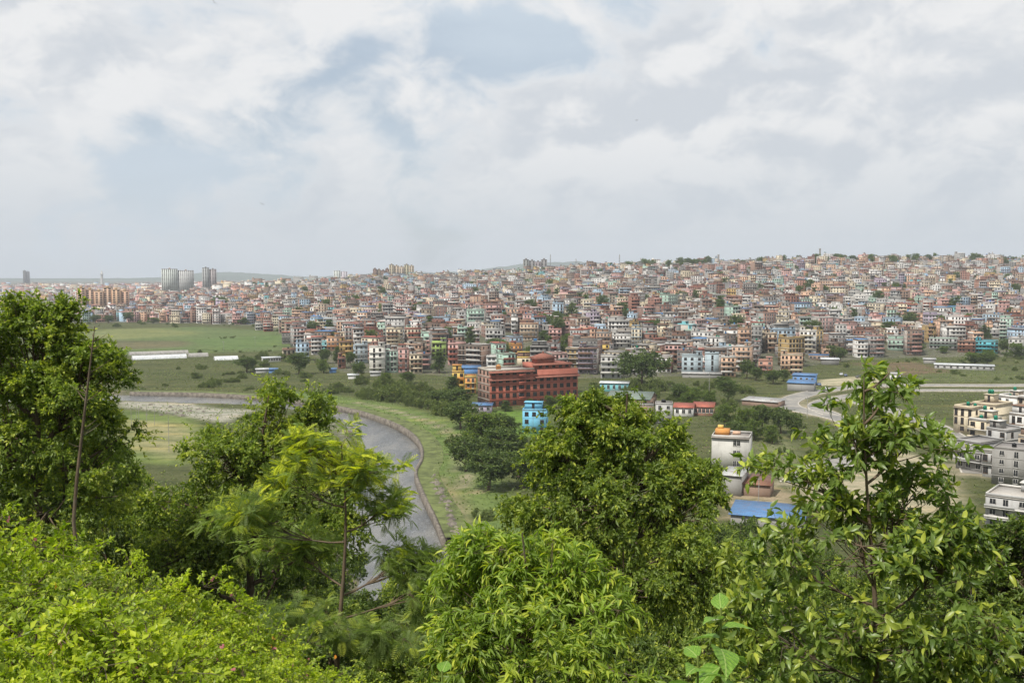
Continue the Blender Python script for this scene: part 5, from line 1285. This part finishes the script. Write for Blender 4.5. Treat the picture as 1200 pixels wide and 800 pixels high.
# ------------------------------------------------------------------ trees of the valley and the town
def tree_proto(name, seed, shape, mat, n=150, nl=11, L=.42, tr=.28):
    rng = np.random.default_rng(seed); bl = []
    if shape == 'round': bl = [((rng.uniform(-2.4, 2.4), rng.uniform(-2.4, 2.4), rng.uniform(3.0, 7.6)), (2.3, 2.3, 1.9)) for _ in range(12)]
    if shape == 'spread': bl = [((4.2 * math.cos(a) * q, 4.2 * math.sin(a) * q, 5.0 + 2.9 * (1 - q) + rng.uniform(-.5, .5)), (2.3, 2.3, 2.1)) for a, q in [(i * 2.4, math.sqrt((i + .5) / 12)) for i in range(12)]]
    if shape == 'tall': bl = [((rng.uniform(-1.1, 1.1), rng.uniform(-1.1, 1.1), 2.6 + 6.4 * i / 8), (1.9 - .12 * i, 1.9 - .12 * i, 1.4)) for i in range(9)]
    if shape == 'bush': bl = [((rng.uniform(-2.6, 2.6), rng.uniform(-2.6, 2.6), rng.uniform(1.0, 3.2)), (1.9, 1.9, 1.6)) for _ in range(8)]
    e = build_tree(name, 'x', (0, 0, 0), bl, mat, seed, int(n * 1.35), .95, 6, nl, L * .78, L * .5, tr=tr, twigs=False, limbs=False, young=.1, flat=.22, shell=.25, lump=3)
    zs = max(c[2] + r[2] for c, r in bl) + .3; ws = 2 * max(abs(c[0]) + r[0] for c, r in bl) + .6
    return [e, zs, ws, 0]
PT = dict(round=[tree_proto('leafy_tree', 101, 'round', 'leaf_far'), tree_proto('leafy_tree', 102, 'round', 'leaf_dark')], spread=[tree_proto('spreading_tree', 103, 'spread', 'leaf_far', 250)],
          tall=[tree_proto('tall_tree', 104, 'tall', 'leaf_far', 110), tree_proto('tall_tree', 105, 'tall', 'leaf_far', 110)], bush=[tree_proto('bush', 106, 'bush', 'leaf_bush', 110, tr=.1), tree_proto('bush', 107, 'bush', 'leaf_bush', 110, tr=.1)])
tr_rng = random.Random(77)
def put_tree(kind, x, y, h, w, label, group, z=None, k=None):
    L = PT[kind]; q = L[tr_rng.randrange(len(L)) if k is None else k]
    o = q[0] if q[3] == 0 else copy_tree(q[0]); q[3] += 1
    o.location = (x, y, (tz(x, y) if z is None else z) - .15); o.rotation_euler = (0, 0, tr_rng.uniform(0, 6.28)); o.scale = (w / q[2], w / q[2], h / q[1])
    o['label'] = label; o['category'] = 'bush' if kind == 'bush' else 'tree'
    if group: o['group'] = group
    elif 'group' in o: del o['group']
    return o
def mid_tree(kind, px, pyb, hpx, wpx, label, group=None):
    g = ground(px, pyb); return put_tree(kind, g.x, g.y, hpx / FPX * g.y * 1.08, wpx / FPX * g.y * 1.3, label, group)
mid_tree('spread', 752, 455, 45, 50, 'big round dark tree with spreading crown among the houses')
mid_tree('round', 350, 439, 25, 26, 'dark round tree in front of the light blue riverside house')
mid_tree('round', 289, 436, 17, 26, 'dark broad tree below the short bright plastic tunnel')
mid_tree('tall', 395, 426, 20, 10, 'narrow dark tree in front of the ochre house')
mid_tree('round', 381, 426, 17, 14, 'round tree beside the narrow dark one by the ochre house')
mid_tree('round', 411, 429, 16, 13, 'tree before the blue-grey house')
mid_tree('round', 379, 437, 16, 17, 'tree just above the blue sheeted shack')
mid_tree('round', 421, 443, 19, 17, 'tree left of the pale tin shed')
mid_tree('tall', 515, 437, 26, 17, 'dark leafy tree below the lime green house')
mid_tree('tall', 552, 409, 26, 13, 'slim dark tree between the mint pair and the grey stepped house')
mid_tree('round', 452, 448, 12, 13, 'small round tree right of the pale tin shed')
mid_tree('round', 478, 450, 14, 18, 'round bushy tree on the river terrace')
mid_tree('tall', 531, 462, 22, 18, 'dark tree in front of the bright yellow house')
mid_tree('round', 540, 503, 32, 40, 'rounded dark tree at the lawn edge above the river')
mid_tree('round', 562, 528, 46, 56, 'large rounded dark tree standing between lawn and river')
mid_tree('round', 592, 548, 46, 56, 'large dark tree in the riverside clump below the lawn')
mid_tree('round', 546, 552, 40, 44, 'lower dark tree of the riverside clump above the crumbling wall')
mid_tree('round', 572, 574, 46, 54, 'lowest dark tree of the riverside clump')
mid_tree('round', 612, 572, 46, 54, 'dark tree of the riverside clump nearest the broad drooping tree')
mid_tree('round', 585, 520, 34, 44, 'dark tree of the riverside clump right at the lawn corner')
mid_tree('round', 536, 478, 22, 34, 'leafy tree at the town end of the river terrace')
mid_tree('round', 515, 474, 16, 30, 'low spreading tree on the river terrace below the yellow house')
mid_tree('tall', 592.5, 482, 13, 13, 'clipped tree left of the brick hall entrance')
mid_tree('round', 621, 480, 13, 10, 'clipped tree in front of the brick hall balcony bay')
mid_tree('round', 646, 478, 15, 18, 'wide clipped tree before the right half of the brick hall')
for (px, pyb, h, w) in [(745, 458, 14, 14), (770, 458, 16, 18), (762, 462, 13, 16)]: mid_tree('bush', px, pyb, h, w, 'bush growing at the foot of the big round dark tree', 'bushes under the round tree')
for (px, pyb, h, w) in [(797, 470, 20, 22), (815, 473, 19, 24), (832, 474, 16, 20), (806, 476, 17, 20)]: mid_tree('round', px, pyb, h, w, 'dark tree in the copse behind the red tin roofs', 'copse behind the red tin roofs')
mid_tree('round', 853, 471, 25, 26, 'domed dark tree left of the long rusting shed')
mid_tree('round', 848, 455, 14, 20, 'small dark tree behind the domed one')
for (px, pyb, h, w) in [(850, 500, 26, 28), (872, 508, 30, 28), (893, 505, 30, 26), (861, 518, 24, 24), (915, 508, 30, 26), (928, 514, 30, 24), (905, 520, 22, 22), (884, 516, 24, 22)]: mid_tree('round', px, pyb, h, w, 'dark tree in the grove between the pale plain house and the road', 'grove beside the road')
for (px, pyb, h, w) in [(875, 444, 22, 18), (886, 446, 15, 16), (906, 450, 16, 20), (918, 447, 14, 16)]: mid_tree('round', px, pyb, h, w, 'tree beside the salmon pink house', 'trees by the salmon house')
for (px, pyb, h, w) in [(975, 421, 16, 16), (985, 424, 16, 14), (968, 419, 12, 14)]: mid_tree('round', px, pyb, h, w, 'tree behind the dark shed beyond the dirt lot', 'trees behind the dark shed')
for (px, pyb, h, w) in [(1075, 413, 10, 18), (1105, 414, 8, 14), (1180, 416, 18, 20), (1195, 420, 18, 26), (1143, 427, 14, 26), (1156, 428, 14, 20), (1160, 420, 10, 18)]: mid_tree('round', px, pyb, h, w, 'dark tree at the town edge of the scrub field', 'trees along the scrub field')
for (px, pyb, h, w) in [(257, 366, 18, 20), (249, 366, 12, 12), (151, 378, 12, 14), (112, 379, 10, 12), (127, 379, 9, 12), (270, 375, 8, 12), (180, 379, 7, 14), (240, 377, 8, 12), (210, 376, 6, 16), (285, 380, 8, 12)]: mid_tree('round', px, pyb, h, w, 'tree on the far edge of the green fields', 'trees along the far field edge')
def more_trees():
    rng = random.Random(5)
    for i in range(64):          # ridge line wood
        px = rng.uniform(735, 835) if i < 16 else rng.uniform(860, 1200); a = (px - 600) / FPX
        y = float(np.interp(a, AC, DC)) + rng.uniform(-60, 60); x = a * y
        if i < 16: put_tree('round', x, y, rng.uniform(17, 24), rng.uniform(16, 24), 'dark tree in the small wood on the ridge', 'wood on the ridge')
        else: put_tree('round', x, y, rng.uniform(14, 22), rng.uniform(12, 21), 'tree along the ridge line among roofs', 'trees along the ridge line')
    for x, y, h, w in TOWN_TREES:
        if blocked(x, y, 1): continue
        put_tree('tall' if h > w * 1.3 else 'round', x, y, h, w, f'dark green tree among hillside houses, {where(x, y)}', 'green trees dotted over the hillside')
    for i in range(26):
        px = rng.uniform(0, 420); y = rng.uniform(1500, 3000); x = (px - 600) / FPX * y
        put_tree('round', x, y, rng.uniform(10, 16), rng.uniform(10, 20), 'tree in the flat town beyond the fields', 'trees in the flat town')
    for x, y in [(a, b) for a, b in [(rng.uniform(305, 345), rng.uniform(420, 445)) for _ in range(5)]]:
        mid_tree('bush', x, y, rng.uniform(6, 10), rng.uniform(10, 16), 'bush near the light blue riverside house', 'bushes by the light blue house')
more_trees()
def front_trees():
    rng = random.Random(21); k = 0
    PT['valley'] = [tree_proto('valley_tree', 111, 'round', 'leaf_dark', 190, 12, .38), tree_proto('valley_tree', 112, 'round', 'leaf_mid', 190, 12, .38)]
    for i in range(400):
        px, y = rng.uniform(60, 1230), rng.uniform(118, 200); x = (px - 600) / FPX * y
        if float(poly_sd(np.array([x]), np.array([y]), RIVER)[0]) < 7 or any((x - a) ** 2 + (y - b) ** 2 < 42 for a, b in front): continue
        h = rng.uniform(8, 13); z = tz(x, y); ppx, ppy = pixel_of((x, y, z + h))
        if ppy < float(np.interp(ppx, [60, 160, 250, 380, 400, 545, 560, 620, 850, 880, 1000, 1130, 1200], [560, 560, 560, 560, 700, 700, 625, 560, 560, 628, 628, 640, 640])): continue
        front.append((x, y)); put_tree('valley', x, y, h, rng.uniform(8, 12), 'leafy tree at the foot of the hill, behind the saplings of the slope', 'trees at the foot of the hill'); k += 1
front = []
front_trees()
def bush_band(poly, n, h, label, group, seed, wk=(1.2, 2.2)):
    rng = random.Random(seed); xs = [p[0] for p in poly]; ys = [p[1] for p in poly]; k = 0
    cl = []
    while k < n:
        if cl and rng.random() < .35: q = rng.choice(cl); px, py = q[0] + rng.gauss(0, 9), q[1] + rng.gauss(0, 2.2)
        else: px, py = rng.uniform(min(xs), max(xs)), rng.uniform(min(ys), max(ys))
        if float(poly_sd(np.array([px]), np.array([py]), poly)[0]) > 0: continue
        k += 1; cl.append((px, py))
        g = ground(px, py)
        if blocked(g.x, g.y, 0) or float(poly_sd(np.array([g.x]), np.array([g.y]), RIVER)[0]) < 3 or min(float(line_sd(np.array([g.x]), np.array([g.y]), q)[0]) for q in (ROAD_MAIN, ROAD_SIDE, ROAD_LOW)) < 8: continue
        hh = h[0] + (h[1] - h[0]) * rng.random() ** 1.6; put_tree('bush', g.x, g.y, hh, hh * rng.uniform(*wk), label, group)
bush_band([(392, 446), (470, 452), (530, 462), (548, 478), (535, 490), (470, 474), (395, 464)], 62, (3.0, 7.5), 'green bush on the terrace between the town and the river path', 'bushes on the river terrace', 1)
bush_band([(150, 432), (300, 432), (400, 446), (395, 462), (300, 456), (150, 453)], 36, (1.6, 4.2), 'green bush on the bank between the tunnels and the river', 'bushes on the far bank', 2)
bush_band([(690, 455), (800, 445), (900, 452), (920, 470), (850, 480), (780, 470), (690, 470)], 34, (2.2, 5.0), 'green bush in the rough ground before the office block', 'bushes before the office', 3)
bush_band([(880, 515), (940, 500), (1000, 500), (1005, 525), (930, 548), (885, 555)], 22, (1.4, 3.2), 'green bush on the rubble slope beside the lower road', 'bushes on the rubble slope', 4)
bush_band([(985, 425), (1200, 415), (1200, 446), (1060, 446), (1000, 440)], 30, (1.4, 3.4), 'low bush in the scrub field below the town', 'bushes in the scrub field', 5)
bush_band([(530, 500), (600, 520), (640, 560), (600, 600), (560, 610), (520, 560)], 18, (2.5, 5), 'bush in the riverside clump below the lawn', 'bushes in the riverside clump', 6)
bush_band([(640, 500), (760, 500), (830, 560), (850, 620), (1000, 640), (1100, 640), (1100, 600), (960, 620), (640, 620)], 12, (2.5, 6), 'bush on the flat behind the broad drooping tree', 'bushes behind the drooping tree', 7)
bush_band([(100, 378), (300, 379), (345, 392), (345, 396), (290, 384), (100, 383)], 26, (1.5, 4.5), 'bush in the hedge along the far edge of the green fields', 'hedge along the fields', 9)
bush_band([(200, 399), (330, 390), (332, 392), (205, 401)], 9, (.8, 2.0), 'low bush on the boundary between two green fields', 'boundary bushes', 10)
bush_band([(150, 453), (300, 456), (330, 460), (330, 463), (290, 459), (150, 456)], 12, (.8, 2.2), 'low bush at the very edge of the far river bank', 'bushes at the bank edge', 11)
bush_band([(235, 476), (330, 476), (360, 490), (300, 500), (262, 490)], 10, (1, 2.4), 'low bush on the stony inner bank of the bend', 'bushes on the inner bank', 12)
bush_band([(100, 420), (345, 402), (345, 412), (300, 420), (150, 432), (100, 436)], 26, (1.2, 3.0), 'bush in the rough grass round the plastic tunnels', 'bushes round the tunnels', 8)
def ground_scrub():
    rng = np.random.default_rng(9); n = 90000
    d = 150 + 620 * rng.random(n) ** .8; a = rng.uniform(-.53, .53, n); x = a * d
    z = terr(x, d); ok = (z > -.6) & (z < 9) & (poly_sd(x, d, RIVER) > 2)
    for ln, w in ((ROAD_MAIN, 8), (ROAD_SIDE, 7), (ROAD_LOW, 8)): ok &= line_sd(x, d, ln) > w
    for poly in ([(570, 481), (640, 480), (640, 512), (590, 512)], [(920, 560), (945, 547), (1000, 536), (1060, 530), (1110, 545), (1130, 590), (1050, 620), (960, 600)], [(845, 572), (905, 568), (940, 585), (930, 612), (850, 606)],
                 [(145, 480), (225, 490), (247, 515), (215, 545), (140, 540)], [(952, 452), (962, 445), (1000, 441), (1040, 444), (1030, 450), (980, 452)]): ok &= poly_sd(x, d, zone(poly)) > 1
    e = np.array(EXCL); 
    for ex, ey, er in e[np.hypot(e[:, 0], e[:, 1]) < 900]: ok &= (x - ex) ** 2 + (d - ey) ** 2 > (er * .8) ** 2
    den = .5 + .5 * np.sin(x / 19 + np.sin(d / 23)) * np.sin(d / 15 + x / 40); ok &= rng.random(n) < np.clip(den * 1.3, .12, 1)
    x, d, z = x[ok], d[ok], z[ok]; n = len(x); L = rng.uniform(.35, .9, n)
    p = np.c_[x, d, z + rng.random(n) ** 1.5 * .7]
    ax = unit(np.c_[rng.standard_normal((n, 2)), rng.uniform(.1, 1.1, n)]); nr = unit(rng.standard_normal((n, 3)) * .6 + np.array([0, -.2, 1.]))
    s = unit(np.cross(ax, nr)); nn = np.cross(s, ax); T, F = T_SIMPLE
    V = p[:, None] + T[None, :, 1:2] * (ax * L[:, None])[:, None] + T[None, :, 0:1] * (s * L[:, None] * .7)[:, None] + T[None, :, 2:3] * (nn * L[:, None])[:, None]
    col = np.repeat(np.c_[rng.random(n), (rng.random(n) < .12) * .6, np.zeros(n)], 4, 0)
    link('scrub', make_mesh('scrub', V, (F[None] + 4 * np.arange(n)[:, None, None]).reshape(-1, 3), [M['leaf_bush']], pcol=col), kind='stuff', label='rough grass and weeds covering the valley floor', cat='scrub')
ground_scrub()

# ------------------------------------------------------------------ small things: cars, poles, birds, boulders
def car_proto(name, col):
    e = link(name, None, label='x', cat='car'); t = NT(name + '_paint'); t.bsdf(col, .25, .6); pm = t.m
    prof = [(-2.1, .35), (-2.15, .75), (-1.95, .95), (-1.35, 1.0), (-.85, 1.45), (.75, 1.47), (1.35, 1.02), (2.0, .88), (2.15, .6), (2.1, .35)]
    V = []; n = len(prof)
    for s, ins in ((-1, 0), (1, 0)):
        for x, z in prof: V.append((x, s * (.86 - (.16 if z > 1.1 else 0)), z))
    F = [(i, (i + 1) % n, n + (i + 1) % n, n + i) for i in range(n)]
    link('body', make_mesh('body', np.array(V), [np.array(F), np.array([list(range(n))[::-1], list(range(n, 2 * n))])], [pm]), e)
    for s in (-1, 1):
        V = np.array([(-1.2, s * .85, 1.05), (1.15, s * .85, 1.05), (.7, s * .735, 1.4), (-.8, s * .735, 1.4)]); link('side_window', make_mesh('side_window', V + [0, s * .02, 0], np.array([(0, 1, 2, 3)]), [M['glass']]), e)
    link('windscreen', make_mesh('windscreen', np.array([(1.34, -.74, 1.06), (1.34, .74, 1.06), (.82, .64, 1.45), (.82, -.64, 1.45)]) + [.03, 0, .01], np.array([(0, 1, 2, 3)]), [M['glass']]), e)
    link('rear_window', make_mesh('rear_window', np.array([(-1.33, -.74, 1.05), (-1.33, .74, 1.05), (-.92, .64, 1.42), (-.92, -.64, 1.42)]) + [-.03, 0, .01], np.array([(0, 1, 2, 3)]), [M['glass']]), e)
    for x in (-1.3, 1.3):
        for s in (-1, 1): link('wheel', make_mesh('wheel', *tube([(x, s * .68, .33), (x, s * .7, .33), (x, s * .88, .33), (x, s * .9, .33)], [.05, .33, .33, .05], 12), [M['tyre']]), e)
    for s in (-1, 1): link('headlight', box_mesh('headlight', [(2.08, 2.17, s * .6 - .16, s * .6 + .16, .62, .78)], M['frame_w']), e)
    return e
def car(px, py, col, label, yaw, name='car'):
    g = ground(px, py); e = car_proto(name, col); e.location = (g.x, g.y, g.z + .1); e.rotation_euler = (0, 0, R(yaw)); e['label'] = label
car(967, 457, (.75, .75, .74), 'white car driving on the road bend past the blue roadside building', 25)
car(986, 440, (.6, .62, .64), 'silver car parked at the back of the dirt lot', 70)
car(991, 441, (.1, .13, .2), 'dark blue car parked on the dirt lot next to silver one', 75)
car(1007, 443, (.08, .08, .08), 'black car parked alone on the dirt lot', 5)
car(960, 452, (.15, .2, .3), 'blue car parked against the blue roadside building', 80)
def pole(px, pyb, h, label, arm=True, r=.12, group=None):
    g = ground(px, pyb); e = link('utility_pole', None, loc=g, label=label, cat='pole', group=group)
    link('post', make_mesh('post', *tube([(0, 0, -.5), (0, 0, h * .5), (0, 0, h)], [r, r * .85, r * .7], 8), [M['concrete']]), e)
    if arm:
        link('crossarm', box_mesh('crossarm', [(-1.0, 1.0, -.08, .08, h - .9, h - .75)], M['steel']), e)
        for x in (-.8, 0, .8): link('insulator', make_mesh('insulator', *tube([(x, 0, h - .75), (x, 0, h - .5)], [.07, .05], 6), [M['frame_w']]), e)
pole(831, 468, 13, 'tall pole standing before the blue-grey office', True, .16)
pole(946, 490, 9, 'pole beside the road loop near the weeds')
pole(1003, 540, 9, 'pole on the verge of the sandy lower road')
pole(889, 590, 7, 'dark gate pole in the yard beside the rusty shed')
pole(262, 412, 8, 'pole in the middle of the green field')
pole(299, 405, 8, 'pole at the hedge end of the green field')
for px, pyb in [(154, 505), (160, 500), (163, 507), (172, 502), (181, 498), (198, 530)]:
    pole(px, pyb, 9 if px != 198 else 12, 'thin pole planted on the brown playing field', False, .1, 'poles on the playing field')
def bird(px, py, d, label, s, roll):
    e = link('bird', None, loc=P(px, py, d), label=label, cat='bird'); e.rotation_euler = (R(20), R(roll), R(35)); e.scale = (s,) * 3
    link('body', make_mesh('body', *tube([(0, -.5, 0), (0, -.42, 0), (0, -.2, -.02), (0, .1, -.02), (0, .4, 0), (0, .6, .0)], [.01, .06, .11, .1, .05, .02], 8), [M['bird']], smooth=True), e)
    for sx in (-1, 1):
        V = np.array([(sx * .05, -.22, .03), (sx * .55, -.32, .22), (sx * 1.15, -.05, .12), (sx * .6, .02, .2), (sx * .05, .14, .03)]); V = np.concatenate([V, V + [0, 0, -.025]])
        F = [np.array([(0, 1, 2, 3, 4), (9, 8, 7, 6, 5)]), np.array([(i, (i + 1) % 5, 5 + (i + 1) % 5, 5 + i) for i in range(5)])]
        link('wing', make_mesh('wing', V, F, [M['bird']]), e)
    link('tail', make_mesh('tail', np.array([(-.05, .5, 0), (.05, .5, 0), (.14, .85, .01), (-.14, .85, .01), (-.05, .5, -.02), (.05, .5, -.02), (.14, .85, -.01), (-.14, .85, -.01)]), BOXF, [M['bird']]), e)
bird(307, 239, 170, 'dark bird gliding with raised wings over the distant town', .45, 25)
bird(746, 141, 190, 'small dark bird high up in the grey cloud', .35, -10)
bird(251, 3, 120, 'dark bird high against the blue gap in the clouds', .4, 40)
def boulders():
    rng = np.random.default_rng(3); a = np.array([(1, 0, 0), (.5, .8, .1), (-.6, .7, 0), (-1, -.1, .1), (-.4, -.8, 0), (.6, -.7, .1), (.3, .2, .7), (-.3, 0, .75)])
    F = np.array([(0, 1, 6), (1, 2, 7), (1, 7, 6), (2, 3, 7), (3, 4, 7), (4, 5, 6), (4, 6, 7), (5, 0, 6)])
    me = make_mesh('boulder', a, F, [M['stone']])
    pts = [(505 + rng.uniform(-4, 5) + t * 38, 556 + t * 90 + rng.uniform(-4, 4)) for t in rng.random(44)] + [(492 + rng.uniform(-6, 4), 520 + rng.uniform(-2, 2)) for _ in range(6)] + [(410 + rng.uniform(-6, 4), 500 + t * 40) for t in rng.random(14)] + [(rng.uniform(165, 250), rng.uniform(473, 488)) for _ in range(30)]
    for px, py in pts:
        g = ground(px, py); s = rng.uniform(.5, 1.5)
        lab = 'brown boulder tumbled below the crumbling river wall' if py > 545 and px > 480 else ('rock lying in shallow water by the embankment' if px > 470 else ('rock on the stony inner bank of the bend' if px > 300 else 'stone lying on the pale gravel bar'))
        link('boulder', me, loc=(g.x, g.y, max(g.z, -2.1)), rz=rng.uniform(0, 6), scale=(s, s * rng.uniform(.6, 1), s * rng.uniform(.5, .9)), label=lab, cat='boulder', group=lab.split(' ', 1)[1] + ' group')
boulders()


# ------------------------------------------------------------------ haze
def build_haze():
    t = NT('haze_air'); v = t.n('ShaderNodeVolumePrincipled'); v.inputs['Color'].default_value = (.86, .92, 1.0, 1); v.inputs['Density'].default_value = HAZE
    v.inputs['Anisotropy'].default_value = 0.0
    t.l(v.outputs[0], t.out.inputs['Volume'])
    o = link('haze', box_mesh('haze', [(-9800, 9800, -900, 11900, -40, 430)], t.m), kind='stuff', label='pale valley haze over the whole town and hills', cat='haze')
HAZE = 0.00009
build_haze()
